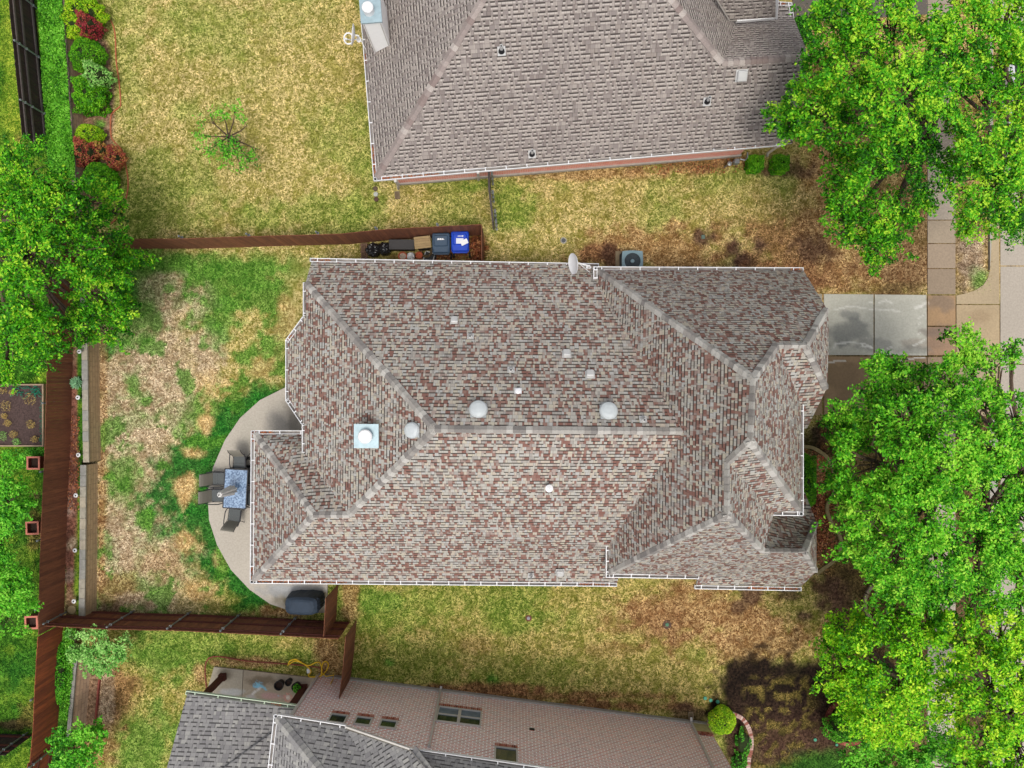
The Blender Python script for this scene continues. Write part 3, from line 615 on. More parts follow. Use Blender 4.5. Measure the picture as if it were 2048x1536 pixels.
rf.face(a_, (1190,529,2.5), VN, P2, P1, b_)
rf.face(b_, P1, R1, (609,905,3.35), (609,848,3.4), (576,800,2.75), (576,682,2.75), (611,634,3.4))
rf.face(nwx, (612,868,2.5), (609,905,3.35), R1, R2); rf.face(nwx, R2, swx)
rf.face(swx, R2, R1, P1, P2, VS, (1245,1130,3.0), (1234,1166,2.45))
rf.face(NW, VN, P2, VS, SW, PP, Q, T2, A)
rf.face(NW, A, B, CC, D, (1607,541,3.5))
rf.face(CC, D, (1657,640,6.2), (1657,712,6.7), E)
rf.face(B, CC, E, (1614,857,5.45), (1598,857,5.45), ne)
rf.face(A, B, ne, se, T2); rf.face(T2, se, sw2, Q); rf.face(Q, sw2, G, PP)
rf.face(G, HH, J, (1610,985,4.0), (1532,985,4.0))
rf.face(SW, PP, G, HH, I_, (1603,1172,3.5), (1393,1169,3.5), (1396,1152,3.9))
rf.face(HH, J, I_)
for r_ in ((b_,P1),(P1,P2),(R1,P1),(R2,R1),(nwx,R2),(swx,R2),(NW,A),(A,B),(B,CC),(CC,D),(CC,E),(A,T2),(T2,Q),(Q,PP),(SW,PP),(T2,se),(PP,G),(G,HH),(HH,J),(HH,I_)): rf.ridge(*r_)
rf.done()
def qv(x0, x1, y0, y1, z): return [(x0,y0),(x1,y0),(x1,y1),(x0,y1)], z
mb = MB()
for pts, z in (qv(-7.3, 3.9, -7.25, 4.4, 2.75), qv(-9.6, -7.2, -7.25, -2.3, 2.7), qv(3.8, 9.2, -6.7, 4.0, 3.6), qv(8.0, 9.2, -4.2, -.6, 6.0), qv(9.1, 10.2, -1.4, 3.8, 3.6), qv(9.1, 10.2, -6.9, -4.1, 3.4), qv(-8.3, -7.2, -.2, 1.4, 2.6)): mb.prism(pts, 0, z)
# clipped gable walls and the drop below the overhanging plane
mb.poly([(10.2,3.8,3.6),(10.0,2.5,5.6),(10.0,.1,6.5),(10.0,-1.4,5.1),(10.0,-1.4,3.6)], [(0,0),(1.3,1.8),(3.7,2.6),(5.2,1.3),(5.2,0)])
mb.poly([(10.2,-4.3,3.4),(10.2,-5,4.5),(10.2,-6.4,4.5),(10.2,-6.9,3.4)], [(0,0),(.7,1),(2.1,1),(2.6,0)])
s1, s2 = W(1546,1028,6.35), W(1526,1101,6.7); mb.poly([(s1.x,s1.y,4.4),(s2.x,s2.y,5.2),s2,s1], [(0,0),(1.8,0),(1.8,1.6),(0,1.6)])
part('wall', mb, M_wall, HM)
G_ = lambda *a, **k: gutter(HM, *a, **k)
G_((620,516,2.52), (1198,527,2.52), (800,560), strap=.74, leaves=((0.01,.07),))
G_((606,565,3.35), (606,632,3.35), (660,600)); G_((606,632,3.35), (571,680,2.75), (640,680), strap=.5, leaves=((.75,.97),)); G_((571,680,2.75), (571,801,2.75), (620,740)); G_((571,801,2.75), (604,850,3.35), (640,800), strap=.5); G_((604,850,3.35), (604,905,3.35), (640,880), strap=.5)
G_((502,861,2.5), (604,861,2.5), (560,900), leaves=((.04,.12),(.14,.44)), strap=.8); G_((502,861,2.5), (500,1167,2.5), (540,1000), strap=.82, leaves=((.9,.99),(.02,.08)))
G_((500,1167,2.5), (1234,1173,2.5), (800,1100), strap=.62, leaves=((.02,.26),(.9,.98)))
G_((1188,533,3.3), (1607,535,3.3), (1400,600), strap=.72, leaves=((.94,.99),)); G_((1187,533,3.3), (1187,558,3.3), (1230,545), strap=.3)
G_((1212,1092,3.95), (1212,1155,3.9), (1260,1120), strap=.4); G_((1212,1155,3.9), (1398,1158,3.9), (1300,1100), strap=.66)
G_((1389,1178,3.5), (1603,1182,3.5), (1500,1120), strap=.62, leaves=((.5,.97),))
G_((1607,804,6.45), (1607,1032,6.45), (1560,900), strap=.74); G_((1607,1032,6.45), (1546,1031,6.45), (1575,1000), strap=.5)
for v_ in ((909,643),(1133,709),(1180,750),(1120,1143)): box_vent(rf, *v_, s=.26)
for v_ in ((941,673),(1022,740),(859,545),(1286,839),(1062,1150)): pipe_vent(rf, *v_)
for v_ in ((957,821,.3),(1216,824,.3),(828,860,.27)): dome_vent(rf, *v_)
for px, py, r in ((1036,782,.07),(1097,973,.1)):
    hit, n, U, V = rf.at(px, py); mb = MB(); M = Matrix((U, V, n)).transposed().to_4x4(); M.translation = hit+n*.015; mb.box(None, (.24,.24,.014), M=M)
    mb.lathe(hit, [(r*.8,0),(r*.8,.42),(r*1.25,.42),(r*1.3,.46),(.0,.52)], 18); part('flue_cap', mb, M_white, HM)
# chimney on the west plane
c = W(733,872,6.35); M_chim = plain('chimney_siding', (214,202,190), .7, .08); M_cap = plain('chimney_metal', (168,190,196), .35, .1, metal=.2)
mb = MB(); mb.box((c.x,c.y,5.6), (.76,.74,1.5)); ch = part('chimney', mb, M_chim, HM)
mb = MB(); mb.box((c.x,c.y,6.37), (.82,.8,.06)); part('chimney_top', mb, M_cap, ch)
mb = MB(); mb.lathe((c.x,c.y,6.4), [(.16,0),(.16,.14),(.23,.15),(.235,.2),(.2,.24),(0,.26)], 24); part('flue', mb, M_white, ch)
mb = MB(); s_ = W(768,872,5.75); mb.poly([W(757,852,5.72), W(790,872,6.0), W(757,893,5.72)]); part('cricket', mb, M_capm, ch)

# satellite dishes
def dish(label, px, py, z, rad, nrm, feed, mount, grp='satellite dishes'):
    c = W(px, py, z); t = thing('satellite_dish', label, 'satellite dish', tuple(mount), 0, grp)
    n = Vector(nrm).normalized(); M = n.to_track_quat('Z','Y').to_matrix().to_4x4(); M.translation = c
    mb = MB(); mb.lathe(None, [(.0,-.005),(rad*.4,.01),(rad*.75,.04),(rad,.08),(rad*1.02,.085),(rad,.06),(rad*.75,.02),(.0,-.03)], 32, M=M, sx=.92); part('reflector', mb, M_white, t, smooth=True)
    mb = MB(); f = Vector(feed); mb.tube([c-n*.02+Vector((0,0,-rad*.8)), (c+f)/2+Vector((0,0,-.25)), f], .018); mb.box(f, (.1,.07,.09), bev=.02); part('feed_arm', mb, M_white, t)
    mb = MB(); m = Vector(mount); mb.tube([c-n*.03, c-n*.15, m+Vector((0,0,.35)), m], .03); mb.tube([c-n*.15, m+Vector((.25,-.35,0))], .014); mb.lathe(m, [(.1,0),(.1,.02),(0,.03)], 12); part('mast', mb, M_white, t)
    return t
h = rf.at(1177,535)[0] if rf.at(1177,535) else W(1177,535,2.8)
dish('white oval satellite dish on the long gutter line of the middle house', 1150, 527, 3.3, .42, (-.93,-.16,.3), W(1143,553,3.0), h)

# ---------------------------------------------------------------- north house
ang = R(4.8); ux = Vector((math.cos(ang), math.sin(ang), 0)); uy = Vector((-math.sin(ang), math.cos(ang), 0)); C0w = W(751,357,2.7)
HN = thing('brick_house', 'grey brown roofed red brick house at the top with tall white chimney', 'house', tuple(C0w+ux*6+uy*6-Vector((0,0,2.7))))
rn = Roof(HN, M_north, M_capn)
def wp(v): return ('w', v.x, v.y, v.z)
c0 = (753,354,2.7); eE = (1585,286,2.7); RE = (1618,112,4.63); Vn = (1445,124,4.63)
rl = wp(Vector((.6,14.75,7.5))); rr = wp(Vector((2.9,14.9,7.5))); c1 = wp(C0w+uy*14.5); c2 = wp(C0w+uy*14.5+ux*15); el = (1475,42,2.97)
rn.face(c0, eE, RE, Vn, rr, rl); rn.face(c0, rl, c1); rn.face(c1, rl, rr, c2); rn.face(Vn, rr, c2, (1500,-60,2.7), el); rn.face(Vn, RE, (1587,34,2.75), (1583,8,2.7), (1500,14,2.7), el)
dm = (1460,40,3.6); rn.face(dm, (1551,36,3.5), (1557,-60,5.4), (1400,-60,5.4))
for r_ in ((c0,rl),(Vn,rr),(rl,rr),(Vn,RE)): rn.ridge(*r_)
rn.done()
mb = MB(); o_ = lambda a, b: (C0w+ux*a+uy*b)[:2]
mb.prism([o_(.55,.5),o_(14.9,.5),o_(14.9,14),o_(.55,14)], .18, 2.85); part('wall', mb, M_brn, HN)
mb = MB(); mb.prism([o_(.48,.43),o_(14.96,.43),o_(14.96,14.1),o_(.48,14.1)], 0, .18); part('foundation', mb, M_found, HN)
gutter(HN, (747,362,2.7), (1572,290,2.7), (1000,300), strap=.8, leaves=((.02,.16),(.86,.99)))
gutter(HN, (717,-20,2.7), (747,362,2.7), (800,200), strap=.8, leaves=((.33,.38),(.8,.98)))
gutter(HN, (1555,3,2.7), (1584,5,2.7), (1560,20), strap=.3, leaves=((0,.6),)); gutter(HN, (1584,5,2.7), (1588,36,2.75), (1560,20), strap=.3)
mb = MB(); mb.beam(W(1473,43,3.5), W(1551,37,3.45), .04, .14); mb.beam(W(1551,37,3.45), W(1558,-50,5.3), .04, .14); part('fascia', mb, M_white, HN)
downspout(HN, W(791,362,2.6), W(796,371,1.2), W(797,378,.15)); downspout(HN, W(956,345,2.6), W(957,360,.4)); downspout(HN, W(1556,292,2.6), W(1536,306,1.2), W(1534,312,.2))
box_vent(rn, 1483, 151, s=.34)
for v_ in ((1003,102),(1414,203),(1064,308)): pipe_vent(rn, *v_, h=.4, r=.055, flash=.28, black=True)
# chimney
t0 = W(724,45,5.25); t1 = W(762,42,5.25); dx = (t1-t0).normalized(); dy = Vector((-dx.y, dx.x, 0)); mb = MB()
wd = (t1-t0).length; bs = [t0, t1, t1+dy*1.3, t0+dy*1.3]; mb.prism([(p.x,p.y) for p in bs], 2.6, 5.2); ch = part('chimney', mb, plain('white_siding', (250,249,246), .6, .02, k=.9), HN)
mb = MB()
for f_ in (.06, .94): p = t0+dx*wd*f_-dy*.012; mb.beam((p.x,p.y,2.9), (p.x,p.y,5.15), .06, .025)
part('corner_board', mb, plain('corner_board', (214,210,204), .6, .05), ch)
mb = MB(); mb.prism([(p.x,p.y) for p in (t0-dx*.04-dy*.04, t1+dx*.04-dy*.04, t1+dx*.04+dy*1.34, t0-dx*.04+dy*1.34)], 5.2, 5.27); part('chimney_top', mb, M_cap, ch)
cc_ = W(738,22,5.3); mb = MB(); mb.lathe((cc_.x,cc_.y,5.27), [(.19,0),(.19,.22),(.2,.24),(.2,.3),(.17,.33),(0,.34)], 24); part('flue', mb, M_white, ch)
t = dish('white satellite dish with round loop feed on the west gutter of the top house', 709, 70, 3.2, .4, (-.97,.1,.2), W(692,78,3.1), W(718,80,2.75))
mb = MB(); c = W(697,77,3.15); mb.tube([c+Vector((math.cos(q)*.17, math.sin(q)*.2, .02*math.sin(q))) for q in [2*math.pi*i/20 for i in range(21)]], .028, cap=False); part('loop_arm', mb, M_white, t)

# ---------------------------------------------------------------- south house
cS, mS = -13.286, -.1263; dS = Vector((1, mS, 0)).normalized(); nS = Vector((-dS.y, dS.x, 0))   # wall plane y = cS+mS x, outward (north) = nS
def wallpt(px, py):
    a, b = (px-1024)/F, -(py-768)/F; dd = cS/(b-mS*a); return Vector((a*dd, b*dd, H0-dd))
HS = thing('brick_house', 'two storey mottled brick house with grey roofs at the bottom edge', 'house', (0, -17, 0))
b0, b1 = wallpt(638,1349), wallpt(1416,1453); b0.z = b1.z = 0
mb = MB(); L = (b1-b0).length
def sp_(s, z): p = b0+dS*s; return (p.x, p.y, z)
tw = [(0,.2),(L,.2),(L,6.6),(8.5,6.2),(5.0,5.55),(4.2,5.5),(1.5,4.6),(0,4.6)]
mb.poly([sp_(a, z) for a, z in tw][::-1], tw[::-1])
bk = -nS; q0, q1 = b0+bk*9, b1+bk*9; e0 = b0+bk*9
mb.wallq(tuple(b1)[:2], tuple(q1)[:2], .2, 6.6); mb.wallq(tuple(q0)[:2], tuple(b0)[:2], .2, 4.6)
part('wall', mb, M_brs, HS)
mb = MB(); mb.prism([(b0+nS*.07)[:2], (b1+nS*.07)[:2], (b1-nS*.2)[:2], (b0-nS*.2)[:2]], 0, .2); part('foundation', mb, M_found, HS)
mb = MB(); mb.beam((*b0[:2],.2), (*b0[:2],4.5), .12, .1); part('corner_trim', mb, M_trim, HS)
# limestone corner panel + soldier course
mb = MB(); p = wallpt(1388,1456); s0 = (p-b0).dot(dS); mb.box((b0+dS*((s0+L)/2)+nS*.015+Vector((0,0,.55)))[:], (L-s0, .06, .7), math.atan2(dS.y, dS.x)); part('stone_panel', mb, plain('limestone', (196,184,132), .9, .2, 5), HS)
M_sold = island('soldier_brick', [(150,76,56),(176,104,84),(120,62,50),(190,128,110)])
def soldier(s0, s1, z, h=.2, par=None):
    mb = MB(); n_ = max(3, int((s1-s0)/.075)); st = (s1-s0)/n_
    for i in range(n_): c = b0+dS*(s0+st*(i+.5))+nS*.02; mb.box((c.x,c.y,z), (st*.86, .09, h), math.atan2(dS.y, dS.x))
    return part('brick_course', mb, M_sold, par or HS)
soldier(s0, L, 1.02)
def window(near_l, near_r, far_l, grid=1, mid=False, glassm=None, sill=True):
    a, b, f = wallpt(*near_l), wallpt(*near_r), wallpt(*far_l); s0, s1 = (a-b0).dot(dS), (b-b0).dot(dS); z0 = (a.z+b.z)/2; z1 = f.z; rz = math.atan2(dS.y, dS.x)
    mb = MB(); t = .055
    def bx(sa, sb, za, zb, dep=.07): c = b0+dS*((sa+sb)/2)+nS*dep/2; mb.box((c.x,c.y,(za+zb)/2), (sb-sa, dep, zb-za), rz)
    bx(s0, s1, z0, z0+t); bx(s0, s1, z1-t, z1); bx(s0, s0+t, z0+t, z1-t); bx(s1-t, s1, z0+t, z1-t)
    for i in range(1, grid): sm = s0+(s1-s0)*i/grid; bx(sm-.06, sm+.06, z0+t, z1-t, .075)
    if mid:
        for i in range(grid): bx(s0+(s1-s0)*i/grid+.06, s0+(s1-s0)*(i+1)/grid-.06, (z0+z1)/2-.03, (z0+z1)/2+.03, .065)
    wn_ = part('window', mb, M_trim, HS)
    mb = MB(); c = b0+dS*((s0+s1)/2)+nS*.01; mb.box((c.x,c.y,(z0+z1)/2), (s1-s0-.06, .03, z1-z0-.06), rz); part('pane', mb, glassm or M_glassg, wn_)
    if mid:
        mb = MB(); c = b0+dS*((s0+s1)/2)+nS*.012; mb.box((c.x,c.y,z0+(z1-z0)*.27), (s1-s0-.1, .034, (z1-z0)*.42), rz); part('blind', mb, plain('window_blind', (120,134,152), .25, .25, 3), wn_)
    if sill: soldier(s0, s1, z0-.12, par=wn_)
    return wn_
window((662,1429),(697,1433),(656,1446)); window((713,1434),(746,1439),(704,1450)); window((762,1440),(796,1445),(756,1456))
window((877,1414),(964,1425),(871,1444), grid=2, mid=True, glassm=M_glassg); window((989,1495),(1035,1500),(986,1526), glassm=M_glass)
mb = MB(); p = wallpt(1064,1459); mb.box((p+nS*.015)[:], (.2,.03,.14), math.atan2(dS.y, dS.x)); part('wall_vent', mb, M_dark, HS)
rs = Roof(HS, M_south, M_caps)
lo1=(374,1389,2.65); lo2=(598,1419,2.65); rs.face(lo1, lo2, (585,1436,2.95), (560,1640,4.6), (305,1640,4.6))
u0=(554,1435,4.8); u1=(692,1459,4.85); u2=(820,1502,5.75); ht=(716,1640,7.0); vt=(800,1640,6.6)
rs.face(u0, u1, (742,1536,5.8), vt, ht); rs.face(u0, ht, (540,1640,4.8)); rs.face(u1, u2, (905,1600,7.2), vt, (742,1536,5.8))
u3=(826,1504,5.7); rs.face(u3, (1420,1594,5.7), (1420,1760,8.2), (960,1660,8.2)); 
rs.ridge(u0, ht, wd=.2); rs.ridge(u3, (905,1610,7.2), wd=.2)
rs.done()
M_gg = plain('greenish_gutter', (200,218,190), .5, .06)
gutter(HS, (372,1382,2.6), (596,1411,2.6), (480,1450), strap=.9, mat=M_gg, leaves=((.76,.86),)); gutter(HS, (548,1428,4.8), (692,1451,4.8), (600,1500), strap=.7); gutter(HS, (548,1428,4.8), (533,1560,4.8), (620,1500), strap=.75)
gutter(HS, (819,1497,5.65), (1200,1551,5.65), (1000,1600), strap=.9)
mb = MB(); mb.beam(W(692,1453,4.88), W(820,1497,5.8), .06, .1); part('rake_trim', mb, M_trim, HS)
downspout(HS, wallpt(858,1494)+nS*.06, wallpt(881,1382)+nS*.06, wallpt(881,1382)+nS*.14+Vector((0,0,-.1)))
pt, pb = wallpt(1440,1570)+nS*.06, wallpt(1382,1447)+nS*.06; downspout(HS, pt, pb, pb+nS*.16+Vector((0,0,-.08)))
mb = MB()
M_stain = plain('stained_wood', (88,46,36), .8, .2, 9)
for px, py in ((447,1352),(609,1374)):
    p = W(px, py, .08); mb = MB(); mb.box((p.x,p.y,1.3), (.2,.2,2.45), .05); mb.box((p.x,p.y,.2), (.27,.27,.22), .05); part('porch_post', mb, M_stain, HS)

# ---------------------------------------------------------------- fences
M_fence = island('stained_fence', [(134,80,50),(112,64,40)], grain=(1,1,.15), gscale=14, gvar=.22)
M_fence2 = island('orange_fence', [(160,82,44),(124,60,34)], grain=(1,1,.15), gscale=14, gvar=.25)
M_fdark = island('dark_fence', [(58,38,32),(44,30,26)], grain=(1,1,.15), gscale=14, gvar=.2)
M_rail = plain('stained_rail', (96,50,40), .8, .15, 8); M_railg = plain('weathered_rail', (92,84,80), .8, .15, 8)
def fence(name, label, pts, z0, z1, mat, rails=None, posts=(), railmat=None, postx=None, grp=None, cat='fence', tilt=0, cap=False, postside=None):
    """pts: base line pixels at z0. rails: side (+1/-1) the rails are on; posts: fractions along the run"""
    P = [W(x, y, z0) for x, y in pts]; t = thing(name, label, cat, tuple(P[0]), 0, grp); mb = MB(); rl_ = MB(); cum = 0; segs = []
    for p, q in zip(P[:-1], P[1:]):
        d = (q-p); L = d.length; d.normalize(); n_ = max(1, round(L/.142)); st = L/n_; nr = Vector((-d.y, d.x, 0)); segs.append((p, d, L, nr, cum)); cum += L; rz = math.atan2(d.y, d.x)
        for i in range(n_):
            c = p+d*st*(i+.5)+nr*random.uniform(-.004,.004); hh = z1-z0+random.uniform(-.015,.012); mb.box((c.x,c.y,z0+hh/2), (st*.97, .02, hh), rz+random.uniform(-.012,.012))
        if rails:
            for zr in (.25, .95, z1-z0-.22): rl_.beam(p+nr*.04*rails+Vector((0,0,zr)), q+nr*.04*rails+Vector((0,0,zr)), .045, .09)
    part('panel', mb, mat, t)
    if cap:
        cp = MB()
        for p, d, L, nr, c in segs: cp.beam(p+Vector((0,0,z1-z0+.02)), p+d*L+Vector((0,0,z1-z0+.02)), .06, .03)
        part('top_board', cp, railmat or M_rail, t)
    if rails: part('rail', rl_, railmat or M_rail, t)
    ps = postside if postside is not None else (rails or 1)
    for f in posts:
        s = f*cum
        for p, d, L, nr, c in segs:
            if c <= s <= c+L+1e-6:
                b = p+d*(s-c)+nr*ps*.1; pm = MB(); pm.lathe((b.x,b.y,z0), [(.032,0),(.032,z1-z0+.03),(.045,z1-z0+.03),(.045,z1-z0+.06),(.02,z1-z0+.1),(0,z1-z0+.11)], 10)
                for zr in (.25,.95,z1-z0-.22): pm.box((b.x,b.y,z0+zr), (.09,.09,.05), math.atan2(d.y,d.x))
                part('post', pm, M_galv, t, smooth=False); break
    return t
FZ = 2.2
def bx(py): return np.interp(py, [540,640,760,900,1000,1100,1246], [150,147,144,140,135,131,128])
fence('wood_fence', 'long reddish brown board fence beside the mulch strip and block wall', [(bx(y), y) for y in (430,560,640,760,900,1000,1100,1243)], ZT, FZ, M_fence, cap=False, posts=(.12,.28,.46,.62,.78,.94), postside=-1)
fence('wood_fence', 'orange brown board fence in the lower left corner beyond the corner post', [(127,1246),(122,1330),(118,1420),(112,1484)], ZT, FZ, M_fence2, posts=(.5,), postside=-1)
fence('wood_fence', 'slatted fence end with a steel pole at the bottom left corner', [(108,1486),(98,1560)], ZT, FZ, M_fence2, rails=1, posts=(.08,))
fence('wood_fence', 'dark fence with three rails running off the left edge at the bottom', [(-40,1466),(66,1470)], ZT, FZ, M_fdark, rails=1, posts=(.9,), railmat=M_rail)
fence('wood_fence', 'near black fence with steel posts and rails in the top left corner', [(64,-40),(70,20),(84,160),(98,300)], ZT, FZ, M_fdark, rails=1, posts=(.17,.47,.8), railmat=M_railg)
fence('wood_fence', 'dark red fence with steel posts behind the covered grill', [(150,1220),(270,1226),(400,1229),(545,1236),(700,1244)], 0, 1.98, M_fence, rails=1, posts=(.0,.215,.42,.6,.805), railmat=M_rail)
fence('wood_fence', 'short brown fence panel between house and grill corner', [(676,1168),(672,1240)], 0, 1.98, M_fence, cat='gate')
fence('wood_fence', 'brown fence panel crossing the lawn down to the brick wall', [(713,1240),(708,1300),(700,1362)], 0, 1.98, M_fence)
fence('wood_fence', 'low brown fence along the north side ending behind the bins', [(225,497),(400,497),(550,492),(700,488),(790,479),(966,470)], 0, 2.0, M_fence, posts=(.07,.24,.41,.585,.735,.89), postside=1)
fence('wood_fence', 'narrow fence panel at the right end of the bin nook', [(967,470),(967,560)], 0, 2.0, M_fence)
fence('wood_fence', 'thin weathered fence seen edge on beside the top house', [(981,360),(982,400),(987,440),(989,462)], 0, 1.8, M_railg, posts=(.1,.45,.8,.99), rails=-1, railmat=M_railg, postside=1)

# ---------------------------------------------------------------- retaining walls
def blockmat(name, c1, c2, mor): return brick(name, c1, c2, mor, ms=.008, bw=.42, rh=.15)
M_cap_ = island('cap_block', [(164,158,142),(152,150,142),(174,164,144)], gscale=8); M_face = blockmat('stone_block', (184,158,118), (172,146,108), (128,108,80)); M_faceg = blockmat('grey_block', (190,160,130), (176,146,118), (130,108,88))
def retaining(label, cap_px, wcap, face_off, mat, z=.7, bl=.42, capm=None):
    """cap_px: centre line (px at z) of the cap blocks"""
    P = [W(x, y, z) for x, y in cap_px]; t = thing('retaining_wall', label, 'wall', (P[0].x, P[0].y, 0), 0); cp = MB(); fc_ = MB(); u = 0
    for p, q in zip(P[:-1], P[1:]):
        d = q-p; L = d.length; d.normalize(); n_ = max(1, round(L/bl)); st = L/n_; rz = math.atan2(d.y, d.x)
        for i in range(n_): c = p+d*st*(i+.5); cp.box((c.x,c.y,z-.04+random.uniform(-.004,.004)), (st*.975, wcap, .08), rz)
        e = Vector((1,0,0)); a0 = p+e*(wcap/2-.02); a1 = q+e*(wcap/2-.02); f = e*face_off
        fc_.poly([(a0.x+f.x,a0.y,-.02),(a1.x+f.x,a1.y,-.02),(a1.x,a1.y,z-.08),(a0.x,a0.y,z-.08)][::-1], [(u,0),(u+L,0),(u+L,z),(u,z)][::-1]); u += L
        fc_.poly([(a0.x,a0.y,z-.08),(a1.x,a1.y,z-.08),(a1.x-wcap+.04,a1.y,z-.08),(a0.x-wcap+.04,a0.y,z-.08)][::-1])
        fc_.poly([(p.x-wcap/2+.03,p.y,0),(q.x-wcap/2+.03,q.y,0),(q.x-wcap/2+.03,q.y,z-.08),(p.x-wcap/2+.03,p.y,z-.08)])
    q = P[-1]; fc_.poly([(q.x-wcap/2,q.y,0),(q.x+wcap/2+face_off,q.y,0),(q.x+wcap/2,q.y,z-.08),(q.x-wcap/2,q.y,z-.08)])
    part('wall_face', fc_, mat, t); part('cap_course', cp, capm or M_cap_, t); return t
retaining('block retaining wall with pale caps along the upper back yard', [(164,560),(168,640),(170,800),(172,925)], .24, .12, M_face)
retaining('lower run of pale capped block wall stepping back near the fence corner', [(166,930),(165,1080),(163,1236)], .24, .12, M_face)
retaining('weathered grey capped wall behind the shrubs at the top left', [(121,-60),(126,60),(133,160),(139,250),(146,330),(153,420),(160,555)], .2, .1, M_faceg, capm=plain('weathered_cap', (138,120,108), .9, .15, 6))
retaining('low grey wall between pale shrubs at the bottom left', [(151,1316),(147,1350),(141,1420),(136,1480)], .16, .25, M_faceg, z=.68, capm=plain('grey_cap', (140,138,130), .9, .15, 6))
# wooden board edging / brick colours
def path_strip(name, label, cat, px, wd, z, mat, h=.06, seg=None):
    P = [W(x, y, 0) for x, y in px]; Q = []
    for i in range(len(P)-1):
        for k_ in range(6): 
            p0, p1, p2, p3 = P[max(i-1,0)], P[i], P[i+1], P[min(i+2,len(P)-1)]; t = k_/6
            Q.append(.5*((2*p1)+(p2-p0)*t+(2*p0-5*p1+4*p2-p3)*t*t+(3*p1-p0-3*p2+p3)*t**3))
    Q.append(P[-1]); mb = MB()
    if seg:
        L = [0]
        for a, b in zip(Q[:-1], Q[1:]): L.append(L[-1]+(b-a).length)
        n_ = int(L[-1]/seg)
        for i in range(n_):
            s = (i+.5)*L[-1]/n_; j = int(np.searchsorted(L, s))-1; f = (s-L[j])/max(1e-6, L[j+1]-L[j]); c = Q[j].lerp(Q[j+1], f); d = (Q[j+1]-Q[j])
            mb.box((c.x,c.y,z+h/2+random.uniform(-.006,.006)), (L[-1]/n_*.9, wd, h), math.atan2(d.y, d.x)+random.uniform(-.05,.05))
    else:
        for a, b in zip(Q[:-1], Q[1:]): mb.beam(a+Vector((0,0,z+h/2)), b+(b-a)*.05+Vector((0,0,z+h/2)), wd, h)
    o = part(name, mb, mat); return tag(o, label, cat)
M_orange = plain('orange_edging', (188,108,74), .7, .12, 10)
path_strip('lawn_edging', 'thin orange edging line curving around the shrub bed', 'edging', [(200,10),(212,30),(224,45),(231,70),(233,120),(239,165),(242,205),(240,214),(226,226),(222,240),(223,272),(230,285),(244,300),(252,330),(257,365),(253,395),(240,430),(222,448)], .04, 0, M_orange, h=.05)
path_strip('lawn_edging', 'red board edging beside the low grey wall at the bottom left', 'edging', [(204,1336),(199,1376),(193,1440)], .06, 0, plain('red_board', (140,70,58), .8, .15), h=.12)
path_strip('garden_edging', 'curved concrete edging around the front bed of the middle house', 'edging', [(1606,893),(1626,896),(1650,912),(1662,932),(1668,960),(1666,985),(1655,1005),(1653,1022),(1662,1046),(1675,1064),(1681,1086),(1676,1106),(1662,1124),(1640,1140),(1632,1148)], .14, 0, plain('edging_concrete', (142,128,88), .9, .2, 8), h=.1)
path_strip('brick_edging', 'curved edging of pale and red bricks around the corner shrub', 'edging', [(1414,1452),(1420,1438),(1436,1420),(1455,1424),(1480,1433),(1494,1450),(1501,1472),(1501,1496),(1496,1520),(1494,1560)], .17, 0, island('edging_brick', [(198,170,158),(150,92,76),(186,150,138)]), h=.1, seg=.1)
path_strip('brick_edging', 'round red brick ring around a shrub by the front trees', 'edging', [(1695+43*math.cos(q), 1443+43*math.sin(q)) for q in [math.pi*2*i/12 for i in range(13)]], .15, 0, island('ring_brick', [(150,74,56),(128,60,46),(168,96,78)]), h=.12, seg=.09)
path_strip('tree_ring', 'curved concrete block ring around the dark tree pit', 'edging', [(1778+50*math.cos(q), 1205+48*math.sin(q)) for q in [math.pi*2*i/12 for i in range(13)]], .14, 0, plain('ring_concrete', (142,130,104), .9, .2, 8), h=.12, seg=.4)
path_strip('brick_edging', 'thin line of red bricks around the small neighbour patio', 'edging', [(414,1382),(418,1316),(500,1322),(636,1334),(638,1350)], .05, 0, island('thin_brick', [(150,78,56),(128,66,50)]), h=.05, seg=.14)

# ---------------------------------------------------------------- foliage
LT = {'oak': ((22,72,8),(58,138,14),(102,188,28),(178,218,54)), 'lime': ((38,100,8),(94,176,16),(150,216,30),(204,232,60)), 'elm': ((26,86,8),(70,156,20),(116,200,38),(172,222,70)), 'ivy': ((44,104,20),(88,164,34),(120,196,52),(150,214,78)),
      'dark': ((30,92,20),(60,140,30),(92,170,44),(120,190,60)), 'pale': ((84,150,56),(124,186,84),(160,208,112),(180,220,130)), 'box': ((38,100,12),(74,146,16),(110,180,26),(140,200,40)), 'yel': ((90,150,16),(140,190,24),(176,212,40),(210,220,60)),
      'red': ((120,32,44),(150,46,58),(176,70,72),(200,110,80)), 'pink': ((140,50,50),(176,84,70),(206,140,84),(196,176,80)), 'fresh': ((36,104,20),(82,170,34),(116,198,48),(150,214,74))}
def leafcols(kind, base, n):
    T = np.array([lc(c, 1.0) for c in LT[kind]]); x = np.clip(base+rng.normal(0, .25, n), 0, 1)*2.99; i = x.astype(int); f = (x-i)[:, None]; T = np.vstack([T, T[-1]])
    c = T[i]*(1-f)+T[i+1]*f; return np.concatenate([c, np.ones((n,1))], 1)
